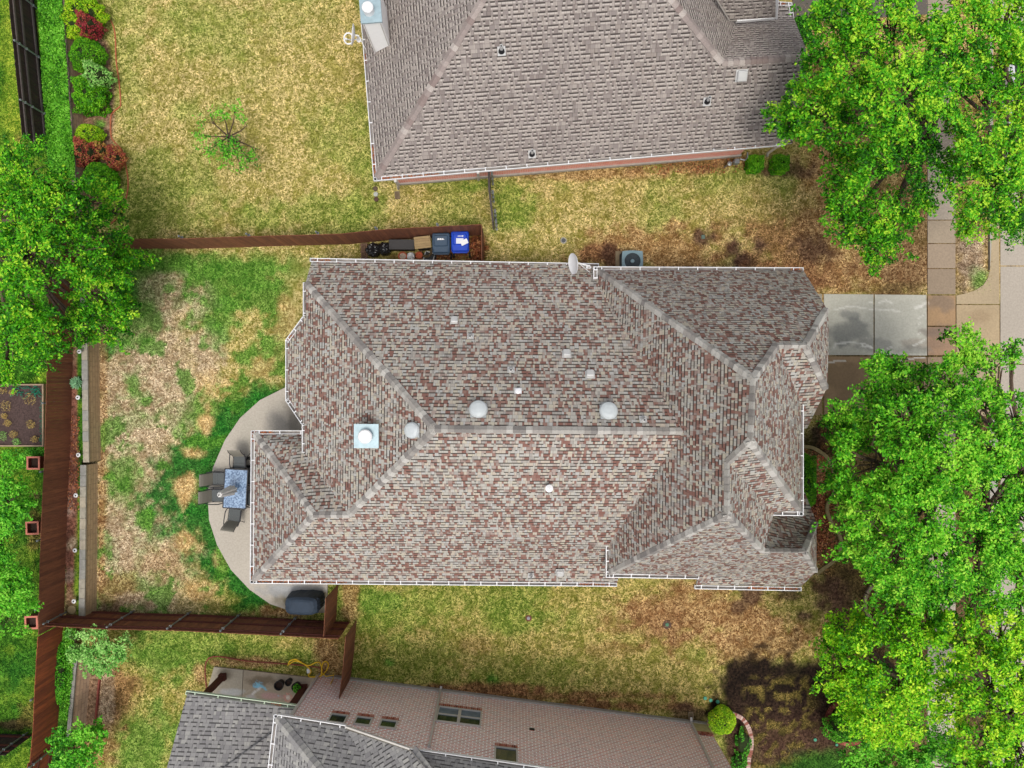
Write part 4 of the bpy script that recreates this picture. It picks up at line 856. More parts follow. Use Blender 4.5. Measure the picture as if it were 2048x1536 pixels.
def leaves(name, C_, kind, base, size, parent, flat=.55, aspect=.5):
    n = len(C_); a = rng.normal(0, 1, (n,3)); a[:,2] *= 1-flat; a /= np.linalg.norm(a, axis=1)[:,None]+1e-9
    b = rng.normal(0, 1, (n,3)); b[:,2] *= 1-flat; b -= a*(a*b).sum(1)[:,None]; b /= np.linalg.norm(b, axis=1)[:,None]+1e-9
    s = (size*rng.uniform(.65, 1.3, n))[:,None]; v = np.stack([C_-a*s, C_+b*s*aspect, C_+a*s, C_-b*s*aspect], 1).reshape(-1,3)
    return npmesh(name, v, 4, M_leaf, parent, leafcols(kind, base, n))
def tree(name, label, cat, basepx, lobes, kind, z0=0, dens=26, leaf=.055, per=46, spr=.17, seed=1, grp=None, tr=.2, yellow=0.0):
    """lobes: (px, py, rpx, z): separate leafy masses at their own heights"""
    bp = W(basepx[0], basepx[1], z0); t = thing(name, label, cat, tuple(bp), 0, grp); P = []; Bs = []; mb = MB(); zmax = max(l[3] for l in lobes)
    fork = bp+Vector((0,0,(zmax-z0)*.35)); mb.tube([bp-Vector((0,0,.05)), bp+Vector((.02,0,.3)), fork], [tr*1.35, tr, tr*.75], 10)
    for px, py, rp, z in lobes:
        c = W(px, py, z); r = rp*(H0-z)/F; rv = r*.62; n_ = max(6, int(dens*r*r*3.0)); lb = rng.normal(.0, .12)
        u = rng.uniform(0, 2*math.pi, n_); cz = rng.uniform(-.35, 1, n_); sr = np.sqrt(1-np.minimum(cz**2, .999)); rad = rng.uniform(.4, 1.0, n_)**.6*rng.uniform(.82, 1.12, n_)*np.where(rng.random(n_) < .14, rng.uniform(1.1, 1.4, n_), 1)
        ctr = np.stack([c.x+np.cos(u)*sr*r*rad, c.y+np.sin(u)*sr*r*rad, c.z+cz*rv*rad], 1)
        keep = vnoise(ctr[:,0]+ctr[:,2], ctr[:,1], .42, seed+5) > .33; ctr = ctr[keep]; u = u[keep]; n_ = len(ctr)
        mid = bp.lerp(c, .6)+Vector((0,0,.1)); mid.z = fork.z+(c.z-fork.z)*.5; mb.tube([fork, mid, c], [tr*.55, tr*.32, tr*.12], 6)
        for k_ in range(min(12, n_)):
            e = Vector(ctr[k_]); m2 = c.lerp(e, .5)+Vector((0,0,.08)); mb.tube([mid.lerp(c, random.uniform(.2,1)), m2, e], [tr*.14, tr*.08, .008], 5, cap=False)
        # each spray: leaves strewn round a short outward twig
        per_ = rng.integers(int(per*.6), int(per*1.4), n_); idx = np.repeat(np.arange(n_), per_); m = len(idx)
        tw_ = np.stack([np.cos(u), np.sin(u), rng.uniform(-.2,.5,n_)], 1)*rng.uniform(.6, 1.5, n_)[:,None]*spr*1.35
        s_ = rng.uniform(-.8, 1.0, m); off = rng.normal(0, spr*.52, (m,3)); off[:,2] *= .6
        pts = ctr[idx]+tw_[idx]*s_[:,None]+off*(1-.5*np.clip(s_,0,1))[:,None]; P.append(pts)
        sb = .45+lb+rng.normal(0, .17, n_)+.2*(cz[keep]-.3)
        if yellow: sb = sb+(rng.random(n_) < yellow)*.45
        Bs.append(sb[idx])
    P = np.concatenate(P); Bs = np.concatenate(Bs)
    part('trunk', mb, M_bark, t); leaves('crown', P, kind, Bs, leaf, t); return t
def shrub(name, label, px, py, rx, ry, kind, z0=0, h=.8, n=3200, leaf=.035, grp=None, cat='shrub', square=False, base=.42, gaps=0, clump=0):
    bp = W(px, py, z0+h*.6); bp.z = z0; t = thing(name, label, cat, tuple(bp), 0, grp); k_ = (H0-z0-h*.6)/F; rx *= k_; ry *= k_
    u = rng.uniform(0, 2*math.pi, n); cz = rng.uniform(-.3, 1, n); sr = np.sqrt(1-cz**2*.98); rad = 1-np.abs(rng.normal(0, .1, n))
    x, y = np.cos(u)*sr, np.sin(u)*sr
    if square: s_ = 1/np.maximum(np.abs(np.cos(u)), np.abs(np.sin(u)))**.75; x, y = x*s_*.9, y*s_*.9; cz = np.sign(cz)*np.abs(cz)**.5
    bumps = 1+(vnoise(x*3+7, y*3+cz*2, .9, 3)-.5)*(.22+clump)
    P = np.stack([bp.x+x*rx*rad*bumps, bp.y+y*ry*rad*bumps, z0+h*.4+cz*h*.6*rad*bumps], 1)
    if gaps: P = P[vnoise(P[:,0], P[:,1], .22, 9) > gaps]
    b = base+(vnoise(P[:,0], P[:,1], .15, 2)-.5)*.5
    leaves('foliage', P, kind, b, leaf, t)
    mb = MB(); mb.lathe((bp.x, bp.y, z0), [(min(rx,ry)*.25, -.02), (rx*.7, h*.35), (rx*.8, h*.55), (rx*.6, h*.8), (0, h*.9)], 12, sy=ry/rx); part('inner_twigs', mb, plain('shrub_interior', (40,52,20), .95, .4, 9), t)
    return t
TR = 'front trees along the street'
tree('oak_tree', 'broad bright green tree overhanging the top house roof beside the sidewalk', 'tree', (1790,270), [(1680,60,70,7.5),(1770,50,80,8.5),(1850,110,80,8.5),(1700,150,70,8),(1800,190,85,9),(1620,200,55,6.5),(1590,245,50,6),(1650,245,55,7),(1730,270,62,7.5),(1640,10,50,6.5),(1740,360,65,7),(1680,330,36,5.5),(1820,330,62,7),(1700,400,55,5.5),(1780,440,55,5.5),(1690,455,36,4.8),(1760,490,46,4.5),(1740,522,26,4.2),(1560,225,30,5.5),(1640,130,40,6.5),(1830,400,40,6)], 'oak', dens=29, seed=2, grp=TR, yellow=.06, tr=.24)
tree('oak_tree', 'lime tinged tree at the right edge above the driveway apron', 'tree', (1960,300), [(1930,60,75,8.5),(2010,30,70,8.5),(2060,120,50,8),(1900,170,55,7.5),(1960,200,45,7.5),(2030,215,42,7.5),(1950,290,62,8),(2020,300,50,8),(1960,370,70,7.5),(2030,380,60,7.5),(1950,440,36,6),(2000,450,40,6),(2045,450,30,5.5),(2060,270,40,7.5),(1890,250,40,7),(2000,130,44,7.5),(1905,330,30,6)], 'oak', dens=27, seed=5, grp=TR, yellow=.14, tr=.22)
tree('oak_tree', 'dense tree just below the driveway covering the front bed', 'tree', (1800,930), [(1760,760,52,6),(1780,730,28,5),(1840,770,46,5.5),(1730,830,62,6.5),(1690,880,36,5.5),(1800,850,65,7.5),(1880,830,60,7.5),(1730,920,70,7.5),(1700,1000,55,6.5),(1820,940,70,8.5),(1760,1020,70,8),(1850,1030,80,9),(1720,1080,58,6.5),(1800,1110,75,8),(1760,1170,42,6),(1900,920,70,8.5),(1870,1120,60,8.5),(1665,840,22,4.5),(1670,960,24,5),(1820,1180,55,7)], 'elm', dens=30, seed=8, grp=TR, tr=.24)
tree('oak_tree', 'tall tree reaching over the street edge on the right side', 'tree', (1950,900), [(1920,700,46,6),(1980,740,42,6),(1900,660,20,5),(1960,800,56,7),(2030,830,48,7),(1990,900,65,8),(2050,960,55,8),(1960,1000,70,8.5),(2030,1060,70,8.5),(1950,1110,70,8.5),(2040,1150,60,8),(1900,760,36,6.5),(2020,700,20,5.5),(1940,1190,50,7.5),(2040,1230,40,7),(1880,1200,40,7),(2000,960,50,7.5),(2010,1110,46,7.5)], 'elm', dens=29, seed=11, grp=TR, yellow=.1, tr=.24)
tree('oak_tree', 'yellow green tree above the brick ring in the lower right', 'tree', (1770,1330), [(1700,1265,44,5.5),(1660,1290,26,4.5),(1770,1260,52,6.5),(1740,1320,60,6.5),(1680,1340,44,5),(1830,1290,60,7),(1800,1370,66,7),(1710,1390,46,5.5),(1760,1430,56,6),(1720,1440,34,5),(1800,1455,36,5.5),(1665,1365,26,4.5),(1860,1240,36,6.5),(1670,1240,16,4)], 'lime', dens=29, seed=14, grp=TR, tr=.2)
tree('oak_tree', 'yellow green tree in the lower right corner over the sidewalk', 'tree', (1960,1400), [(1920,1290,60,7.5),(2000,1260,60,7.5),(2050,1330,60,7.5),(1970,1360,66,8),(1910,1420,42,7),(2020,1420,62,8),(1960,1470,60,7.5),(2040,1500,60,7.5),(1930,1530,46,6.5),(2010,1560,60,7),(1900,1365,32,6.5),(1885,1260,34,6.5),(1985,1420,40,7)], 'lime', dens=29, seed=17, grp=TR, yellow=.1, tr=.22)
tree('small_tree', 'cool green tree at the bottom edge beside the shaded grass', 'tree', (1760,1520), [(1730,1510,44,3.6),(1790,1540,50,4),(1720,1545,36,3.4),(1840,1560,40,3.5)], 'fresh', dens=30, seed=18, tr=.1)
tree('small_tree', 'cool green tree at the bottom edge next to the sidewalk gap', 'tree', (1870,1500), [(1860,1480,36,4.2),(1880,1520,44,4.2),(1850,1540,36,4)], 'fresh', dens=30, seed=19, tr=.1)
tree('oak_tree', 'large drooping tree over the fence on the left side', 'tree', (70,470), [(60,350,62,6),(130,370,44,5.5),(30,430,62,7),(100,440,62,7),(160,430,40,5.5),(60,520,72,7.5),(140,510,62,6.5),(200,470,42,4.5),(220,530,46,4.2),(260,520,24,3.4),(190,580,52,4.2),(40,600,62,6.5),(60,640,40,6),(230,620,36,3.6),(30,680,50,5),(90,670,46,5),(150,650,40,4.4),(200,400,36,4),(210,660,40,3.2),(20,340,40,5),(90,720,26,4),(20,740,36,4),(170,690,24,3.6),(235,425,20,3.2),(255,545,34,3),(285,512,20,2.8),(250,590,26,2.6),(240,500,30,3.6),(235,650,26,2.6)], 'oak', z0=ZT, dens=27, seed=23, tr=.22, yellow=.03)
tree('small_tree', 'bright green tree at the left edge between the square planters', 'tree', (20,1010), [(10,940,26,3.2),(20,1000,44,3.8),(30,1050,32,3.4),(5,1080,30,3.2),(50,985,20,3)], 'fresh', z0=ZT, dens=34, seed=25, tr=.09)
tree('small_tree', 'bright green tree at the left edge above the lowest planter', 'tree', (25,1190), [(15,1140,36,3.4),(40,1190,36,3.6),(20,1240,40,3.4),(55,1215,22,3),(10,1180,40,3.6)], 'fresh', z0=ZT, dens=34, seed=26, tr=.09)
tree('fruit_tree', 'sparse young tree with bare twigs standing in the straw lawn', 'tree', (470,285), [(420,240,22,1.6),(400,270,14,1.4),(445,225,10,1.9),(470,218,12,2.0),(495,250,16,1.8),(440,280,26,1.7),(415,300,16,1.3),(455,310,24,1.5),(485,300,30,1.6),(520,300,18,1.4),(505,325,20,1.2),(485,340,18,1.1),(478,270,20,1.9)], 'fresh', dens=24, leaf=.05, per=15, spr=.15, seed=31, tr=.07, yellow=.1)
tree('leafy_shrub', 'pale leafy shrub just below the dark red fence in the lower left', 'shrub', (190,1300), [(150,1280,24,1.5),(190,1280,28,1.7),(230,1285,24,1.5),(170,1310,26,1.6),(210,1320,30,1.6),(175,1332,16,1.2),(245,1305,14,1.2),(255,1280,10,1.2)], 'pale', dens=60, leaf=.06, per=22, spr=.13, seed=33, tr=.05)
tree('leafy_shrub', 'bright leafy shrub at the bottom left beside the orange fence', 'shrub', (150,1500), [(120,1475,20,2),(165,1465,22,1.9),(190,1475,20,1.6),(140,1510,34,2),(180,1515,24,1.7),(115,1530,20,1.6),(200,1455,14,1.4)], 'fresh', dens=60, leaf=.06, per=22, spr=.13, seed=35, tr=.05)
SH = 'clipped shrubs in the north planting bed'
shrub('shrub', 'wide yellow green shrub topmost in the bed at the top left', 160, 30, 46, 44, 'yel', h=1.1, n=6500, leaf=.045, clump=.3)
shrub('shrub', 'small dark red leaved shrub in front of the yellow green one', 176, 50, 22, 19, 'red', h=1.5, n=2200, leaf=.035, clump=.5)
shrub('shrub', 'large smooth round green ball shrub below the red one', 171, 109, 37, 34, 'box', h=1.0, n=6500, leaf=.03, grp=SH)
shrub('shrub', 'squarish clipped shrub second from the top of the ball shrubs', 178, 190, 36, 36, 'box', h=1.0, n=5200, leaf=.045, square=True, grp=SH, clump=.2)
shrub('shrub', 'pale green loose bush between the two clipped green shrubs', 192, 152, 26, 22, 'pale', h=1.5, n=1500, leaf=.05, clump=.6)
shrub('shrub', 'lime coloured ball shrub above the pink bushes', 176, 268, 30, 20, 'yel', h=.8, n=4200, leaf=.03, grp=SH)
shrub('shrub', 'pink and red bush left of its twin by the orange edging', 168, 304, 30, 26, 'pink', h=.9, n=2400, leaf=.04, clump=.6, base=.3)
shrub('shrub', 'pink and red bush touching the orange edging line', 228, 316, 20, 22, 'pink', h=.8, n=1800, leaf=.04, clump=.5, base=.35)
shrub('shrub', 'rusty sparse bush between the two pink bushes', 198, 300, 18, 16, 'pink', h=.6, n=700, leaf=.04, clump=.6, base=.75)
shrub('shrub', 'round dark green shrub lowest in the north bed', 196, 358, 37, 33, 'box', h=1.0, n=5200, leaf=.042, grp=SH)
shrub('shrub', 'boxy green shrub against the red brick wall left of its twin', 1511, 327, 18, 17, 'box', h=.8, n=2600, leaf=.04, square=True)
shrub('shrub', 'boxy green shrub against the red brick wall nearer the tree', 1561, 328, 19, 19, 'box', h=.8, n=2600, leaf=.04, square=True)
shrub('shrub', 'round lime shrub in the brick edged corner bed', 1446, 1443, 27, 27, 'yel', h=.9, n=5200, leaf=.032)
shrub('shrub', 'low reddish green plant inside the brick edging', 1487, 1486, 15, 26, 'dark', h=.4, n=1400, leaf=.04, clump=.6, gaps=.35)
shrub('shrub', 'dark low plant behind the lime shrub', 1480, 1525, 14, 18, 'dark', h=.35, n=900, leaf=.04, clump=.6, gaps=.35)
shrub('shrub', 'fresh green shrub inside the round brick ring', 1690, 1455, 36, 27, 'fresh', h=1.2, n=4200, leaf=.045, clump=.4)
shrub('hedge', 'clipped dark hedge strip along the front wall of the middle house', 1612, 962, 22, 58, 'box', h=.8, n=6000, leaf=.035, square=True, cat='hedge', base=.35)
shrub('shrub', 'dark shrub at the corner of the top house behind its roof edge', 1600, 64, 26, 30, 'dark', h=1.2, n=3000, leaf=.045, base=.2)
shrub('shrub', 'green bush at the fence foot below the orange boards', 118, 1350, 12, 60, 'fresh', z0=ZT, h=.4, n=2600, leaf=.04, gaps=.3)
def scatter_leaves(name, poly, z, n, kind, leaf, label=None, hh=.35, base=.45):
    xs_ = [p[0] for p in poly]; ys_ = [p[1] for p in poly]; x = rng.uniform(min(xs_), max(xs_), n); y = rng.uniform(min(ys_), max(ys_), n); k_ = inpoly(x, y, poly); x, y = x[k_], y[k_]
    zz = z+hh*(.3+.7*fbm(x/47, y/47, .5, 6))*rng.uniform(.5,1,len(x)); P = np.stack([(x-1024)*(H0-zz)/F, -(y-768)*(H0-zz)/F, zz], 1)
    o = leaves(name, P, kind, base+(fbm(x/47, y/47, .35, 3)-.5)*.9, leaf, None); return tag(o, kind='stuff')
scatter_leaves('ground_cover', [(74,-30),(122,-30),(130,80),(140,240),(148,300),(150,360),(98,340),(84,160)], ZT, 24000, 'ivy', .05)
scatter_leaves('ivy_strip', [(126,1262),(150,1262),(148,1330),(140,1400),(134,1440),(118,1440),(122,1330)], ZT, 3500, 'ivy', .04, hh=.25)
scatter_leaves('weeds', [(0,900),(90,895),(80,940),(20,935)], ZT, 1200, 'dark', .04, hh=.1)
# red flowers
mb = MB()
for px, py in ((1621,919),(1634,922),(1637,926),(1635,931),(1647,915),(1631,921),(1640,919),(1635,924)):
    p = W(px+random.uniform(-1,1), py, .35); 
    for q in range(5): a = q*1.257; mb.poly([p, p+Vector((math.cos(a)*.04, math.sin(a)*.04, .015)), p+Vector((math.cos(a+.9)*.04, math.sin(a+.9)*.04, .015))])
fl = part('rose_bush', mb, plain('red_petal', (214,48,58), .6, .1)); tag(fl, 'small bush of red flowers in the front bed by the curved edging', 'flowers')
# agave
def agave():
    p = W(157,766,ZT); t = thing('agave', 'pale blue green spiky plant on the mulch beside the block wall', 'plant', tuple(p)); mb = MB()
    for i in range(46):
        a = i*2.399; r = .06+.2*math.sqrt(i/46); z = .3-.5*r; e = Vector((math.cos(a), math.sin(a), 0)); s = Vector((-e.y, e.x, 0))*.022
        mb.poly([p+Vector((0,0,.08))-s, p+Vector((0,0,.08))+s, p+e*r+Vector((0,0,z))+s*.8, p+e*(r+.05)+Vector((0,0,z+.01)), p+e*r+Vector((0,0,z))-s*.8])
    part('rosette', mb, island('agave_leaf', [(110,170,120),(160,206,160)]), t)
agave()

# ---------------------------------------------------------------- grass blades
def blades(n, terr):
    if terr: px = rng.uniform(-20, 170, n); py = rng.uniform(-20, 1560, n); k_ = px < te(py)-2; px, py = px[k_], py[k_]; z = ZT
    else: px = rng.uniform(150, 2000, n); py = rng.uniform(-20, 1560, n); z = 0
    ok = np.ones(len(px), bool)
    for poly in EXC[terr]: ok &= ~inpoly(px, py, poly)
    px, py = px[ok], py[ok]
    if not terr: k_ = px > te(py)+8; px, py = px[k_], py[k_]
    A_, B_, cov = paint(px, py, terr); k_ = rng.random(len(px)) < cov; px, py, A_, B_ = px[k_], py[k_], A_[k_], B_[k_]; m = len(px)
    c = np.where((rng.random(m) < .15+.75*vnoise(px/47.4, py/47.4, .11, 71))[:,None], A_*1.35, B_*.85)*rng.uniform(.65, 1.35, m)[:,None]; k = (H0-z)/F; x = (px-1024)*k; y = -(py-768)*k
    a = rng.uniform(0, 2*math.pi, m); L = rng.uniform(.06, .16, m); wd = rng.uniform(.011, .023, m); hh = rng.uniform(.012, .045, m)
    p0 = np.stack([x-np.sin(a)*wd, y+np.cos(a)*wd, np.full(m, z+.002)], 1); p1 = np.stack([x+np.sin(a)*wd, y-np.cos(a)*wd, np.full(m, z+.002)], 1); p2 = np.stack([x+np.cos(a)*L, y+np.sin(a)*L, z+hh], 1)
    return np.stack([p0, p1, p2], 1).reshape(-1,3), np.concatenate([c, np.ones((m,1))], 1)
hs = [(575,520),(1604,535),(1650,620),(1650,780),(1600,850),(1600,1175),(1390,1165),(1230,1160),(650,1160),(500,1160),(500,870),(575,870)]
EXC = {False: [hs, pat, [(1600,586),(2010,586),(2010,834),(1600,834)], [(1853,-50),(1913,-50),(1913,1600),(1853,1600)], [(1980,-50),(2100,-50),(2100,1600),(1980,1600)], [(770,360),(1580,295),(1600,-60),(740,-60)], [(428,1333),(640,1357),(1416,1452),(1500,1600),(330,1600),(395,1400)], [(740,480),(966,470),(966,522),(740,522)]],
       True: [[(-20,766),(90,766),(90,897),(-20,897)], [(133,560),(166,560),(164,1240),(133,1240)], [(60,-40),(100,-40),(112,300),(80,300)]]}
for nm, n_, tr_ in (('grass', 430000, False), ('terrace_grass', 60000, True)):
    v, c = blades(n_, tr_); o = npmesh(nm, v, 3, M_blade, None, c); tag(o, kind='stuff')

# ---------------------------------------------------------------- bin nook
def bin_(label, px, py, rgb, marks, lid):
    p = W(px, py, 1.05); p.z = 0; t = thing('wheelie_bin', label, 'bin', tuple(p), R(1), 'wheeled bins in the nook'); m = plain('bin_'+lid, rgb, .45, .06); mb = MB()
    q = [(-.3,-.36),(.3,-.36),(.3,.36),(-.3,.36)]; lo = [(x*.78, y*.8) for x, y in q]
    for i in range(4):
        j = (i+1) % 4; mb.poly([(p.x+lo[i][0],p.y+lo[i][1],.05),(p.x+lo[j][0],p.y+lo[j][1],.05),(p.x+q[j][0],p.y+q[j][1],1.0),(p.x+q[i][0],p.y+q[i][1],1.0)])
    mb.box((p.x,p.y,.98), (.68,.8,.05)); part('body', mb, m, t)
    mb = MB(); mb.box((p.x,p.y+.02,1.05), (.72,.82,.09), bev=.05); mb.box((p.x,p.y+.1,1.12), (.58,.46,.06), bev=.04); mb.box((p.x,p.y-.28,1.105), (.6,.16,.03), bev=.02); part('lid', mb, m, t)
    mb = MB(); mb.beam((p.x-.3,p.y-.43,1.03),(p.x+.3,p.y-.43,1.03),.035,.035); part('handle', mb, m, t)
    mb = MB()
    for s in (-1,1): mb.tube([(p.x+s*.3,p.y-.36,.12),(p.x+s*.36,p.y-.36,.12)], .12, 14)
    part('wheels', mb, M_black, t)
    mb = MB()
    for x, y, a, b in marks: mb.box((p.x+x,p.y+y,1.155), (a,b,.006))
    part('printed_mark', mb, M_white, t)
    return t, p
bin_('slate blue wheeled bin beside the wooden board', 882, 487, (58,78,98), [(-.09,.17,.08,.05),(0,.17,.06,.05),(.08,.17,.06,.05),(0,.135,.3,.018)], 'slate')
t, p = bin_('bright blue recycling bin with white papers on its lid', 920, 484, (24,70,190), [(-.06,.22,.05,.03),(.0,.22,.05,.03),(.06,.22,.05,.03),(.12,.22,.04,.055)], 'blue')
mb = MB(); mb.box((p.x+.0,p.y+.02,1.165), (.3,.22,.008), .0); o = part('paper_sheet', mb, plain('paper', (226,230,240), .8, .03)); tag(o, 'printed paper sheet lying flat on the blue bin lid', 'paper')
mb = MB(); mb.box((p.x+.18,p.y-.03,1.178), (.3,.2,.008), .45); o = part('paper_sheet', mb, plain('paper2', (240,240,240), .8, .03)); tag(o, 'tilted white paper on top of the flat sheet on the blue bin', 'paper')
def blob(name, label, cat, px, py, z, r, h, mat, grp=None, seed=0, par=None):
    p = W(px, py, z+h*.7); p.z = z; bm = bmesh.new(); bmesh.ops.create_icosphere(bm, subdivisions=4, radius=1)
    for v in bm.verts:
        c = v.co.copy(); n = .08*math.sin(c.x*7+seed)*math.sin(c.y*6+seed*2)+.05*math.sin(c.z*13+c.x*9+seed)+.045*math.sin(c.y*21+c.x*17)+.03*math.sin(c.x*31-c.z*23+seed)
        v.co = Vector((c.x*r*(1+n), c.y*r*(1+n), h/2+c.z*h/2*(1+n)))
    me = bpy.data.meshes.new(name); bm.to_mesh(me); bm.free(); me.materials.append(mat); o = bpy.data.objects.new(name, me); COL.objects.link(o); o.location = p; tag(o, label, cat, grp); return o
M_bag = plain('bin_liner', (26,27,30), .28, .25, 12, bump=.8, spec=.7)
blob('rubbish_bag', 'black rubbish bag at the left end of the bin nook', 'rubbish bag', 745, 499, 0, .29, .62, M_bag, 'black rubbish bags', 1)
blob('rubbish_bag', 'black rubbish bag touching the long black bench', 'rubbish bag', 768, 497, 0, .27, .7, M_bag, 'black rubbish bags', 4)
p = W(803,489,.5); p.z = 0; t = thing('storage_bench', 'long low black bench beside the rubbish bags', 'bench', tuple(p), 0)
mb = MB(); mb.box((p.x,p.y,.49), (1.06,.42,.05), bev=.015); part('top', mb, plain('bench_top', (62,60,60), .6, .1), t); mb = MB(); mb.box((p.x,p.y,.23), (1.0,.38,.46)); part('body', mb, M_black, t)
p = W(845,485,.8); p.z = 0; t = thing('wooden_board', 'light wooden board lying over a tyre next to the slate bin', 'board', tuple(p), R(6))
mb = MB()
for i in range(5): mb.box((p.x, p.y-.19+.1*i, .78), (.68,.092,.03))
part('board', mb, island('pale_timber', [(168,144,102),(152,128,90)], grain=(.2,1,1), gscale=20), t); mb = MB(); mb.box((p.x,p.y,.38), (.5,.38,.76)); part('support', mb, M_black, t)
mb = MB(); pc = W(852,502,.2); mb.tube([(pc.x+.22*math.cos(a),pc.y+.22*math.sin(a),.12) for a in [i*math.pi/10 for i in range(21)]], .07, 10, cap=False); o = part('coiled_ring', mb, plain('wicker', (96,80,56), .9, .3, 20)); tag(o, 'brown ring shaped planter under the wooden board', 'planter')
M_terra = plain('terracotta', (190,98,66), .85, .12, 10); M_soil = plain('potting_soil', (58,42,34), .95, .3, 20)
def pot(label, px, py, r, h, mat, z=0, fill=None, grp=None):
    p = W(px, py, z+h); p.z = z; t = thing('flower_pot', label, 'flower pot', tuple(p), 0, grp); mb = MB(); mb.lathe(tuple(p), [(r*.7,0),(r*.92,h*.8),(r,h*.8),(r,h),(r*.86,h),(r*.8,h*.75)], 24); part('pot', mb, mat, t)
    mb = MB(); mb.lathe((p.x,p.y,z+h*.74), [(r*.8,0),(r*.5,.01),(0,.015)], 16); part('soil', mb, fill or M_soil, t); return p
pot('terracotta pot holding pale rubble left of its smaller twin', 805, 512, .19, .25, M_terra, fill=plain('rubble', (190,170,150), .9, .5, 40), grp='terracotta pots by the bins')
pot('smaller terracotta pot nearer the dark square tray', 838, 510, .15, .25, M_terra, fill=M_terra, grp='terracotta pots by the bins')
blob('crumpled_sack', 'white crumpled sack between the two terracotta pots', 'sack', 821, 512, 0, .16, .3, plain('white_sack', (226,226,224), .7, .25, 12, bump=.5), None, 2)
p = W(858,514,.15); p.z = 0; t = thing('plastic_tray', 'dark square tray with pale rim under the gutter', 'tray', tuple(p), R(-18)); mb = MB(); mb.box((0+p.x,p.y,.07), (.42,.42,.14), bev=.04); part('tray', mb, M_black, t)
mb = MB()
for a in range(4): q = R(90*a); mb.beam((p.x+.2*math.cos(q)-.17*math.sin(q), p.y+.2*math.sin(q)+.17*math.cos(q), .15), (p.x+.2*math.cos(q)+.17*math.sin(q), p.y+.2*math.sin(q)-.17*math.cos(q), .15), .035, .02)
part('rim', mb, M_lgrey, t)
mb = MB()
for i in range(3): p = W(724+i*4.5,504,.1); mb.box((p.x,p.y,.1), (.07,.72,.03))
for y in (490,504,518): p = W(728,y,.05); mb.box((p.x,p.y,.05), (.3,.07,.07))
o = part('wooden_pallet', mb, island('pallet_wood', [(120,92,72),(98,76,62)])); tag(o, 'small slatted wooden pallet left of the rubbish bags', 'pallet')
# ---------------------------------------------------------------- AC unit, meter, lids
p = W(1265,522,.85); p.z = 0; t = thing('air_conditioner', 'teal grey air conditioner with round fan beside the north gutter', 'air conditioner', tuple(p)); M_ac = plain('ac_paint', (128,154,162), .45, .06)
mb = MB(); mb.box((p.x,p.y,.04), (1.16,1.1,.08)); part('pad', mb, plain('ac_pad', (150,134,106), .9, .15), t)
mb = MB(); mb.box((p.x,p.y,.44), (.84,.84,.72), bev=.04); part('cabinet', mb, plain('ac_coil', (60,74,82), .5, .2, 30), t)
mb = MB()
for i in range(24):
    a, b = i*math.pi/12, (i+1)*math.pi/12
    def sq(q, s=.45): c_, s_ = math.cos(q), math.sin(q); m_ = max(abs(c_), abs(s_)); m_ = m_**.8; return (p.x+c_/m_*s*.97, p.y+s_/m_*s*.97, .84)
    mb.poly([sq(a), sq(b), (p.x+.33*math.cos(b),p.y+.33*math.sin(b),.87), (p.x+.33*math.cos(a),p.y+.33*math.sin(a),.87)]); mb.poly([sq(b), sq(a), (*sq(a)[:2],.74), (*sq(b)[:2],.74)])
part('top_cover', mb, M_ac, t)
mb = MB()
for r_ in (.1,.15,.2,.25,.3): mb.tube([(p.x+r_*math.cos(i*math.pi/14),p.y+r_*math.sin(i*math.pi/14),.865) for i in range(29)], .005, 5, cap=False)
for i in range(10): a = i*math.pi/5; mb.beam((p.x+.07*math.cos(a),p.y+.07*math.sin(a),.865),(p.x+.33*math.cos(a),p.y+.33*math.sin(a),.865),.006,.006)
part('fan_guard', mb, M_dark, t)
mb = MB(); mb.lathe((p.x,p.y,.6), [(.32,0),(.32,.01)], 24); 
part('fan_well', mb, M_dark, t); mb = MB()
for i in range(4):
    a = i*math.pi/2+.4; e = Vector((math.cos(a),math.sin(a),0)); f = Vector((-e.y,e.x,0)); c = Vector((p.x,p.y,.72)); mb.poly([c+e*.06-f*.03, c+e*.3-f*.1, c+e*.3+f*.08+Vector((0,0,.05)), c+e*.06+f*.03])
part('fan_blade', mb, M_galv, t); mb = MB(); mb.lathe((p.x,p.y,.8), [(.085,0),(.085,.06),(.07,.08),(0,.085)], 20); part('hub', mb, M_ac, t)
p = W(1474,322,.6); p.z = 0; t = thing('gas_meter', 'pale grey gas meter with bent pipe under the red brick wall', 'gas meter', tuple(p)); mb = MB(); mb.box((p.x,p.y,.5), (.22,.2,.3), bev=.03); part('meter', mb, M_galv, t)
mb = MB(); q = W(1495,312,.9); mb.tube([(q.x,q.y+.15,.9),(q.x,q.y-.05,.9),(q.x-.05,q.y-.12,.75),(p.x+.1,p.y+.05,.7)], .03); mb.tube([(p.x-.08,p.y,.6),(p.x-.28,p.y-.08,.5),(p.x-.35,p.y-.08,0)], .03); mb.lathe((p.x-.28,p.y-.08,.48), [(.09,0),(.09,.05),(0,.07)], 14); part('pipe', mb, M_galv, t)
def lid(name, label, cat, px, py, r, rgb, sq=False, ring=None, z=0, grp=None, h=.04):
    p = W(px, py, z); t = thing(name, label, cat, tuple(p), 0, grp); mb = MB()
    if sq: mb.box((p.x,p.y,z+h/2+.003), (r*2,r*2.2,h), .05, bev=.012)
    else: mb.lathe((p.x,p.y,z+.002), [(r,0),(r,h*.8),(r*.9,h),(r*.3,h*1.05),(0,h*1.05)], 20)
    part('lid', mb, plain('lid_'+str(px), rgb, .6, .12, 30), t)
    if ring: mb = MB(); mb.lathe((p.x,p.y,z+.002), [(r*ring[0],0),(r*ring[0],.02),(r*1.03,.02),(r*1.03,0)], 20); part('rim', mb, plain('rim_'+str(px), ring[1], .9, .2), t)
    return t
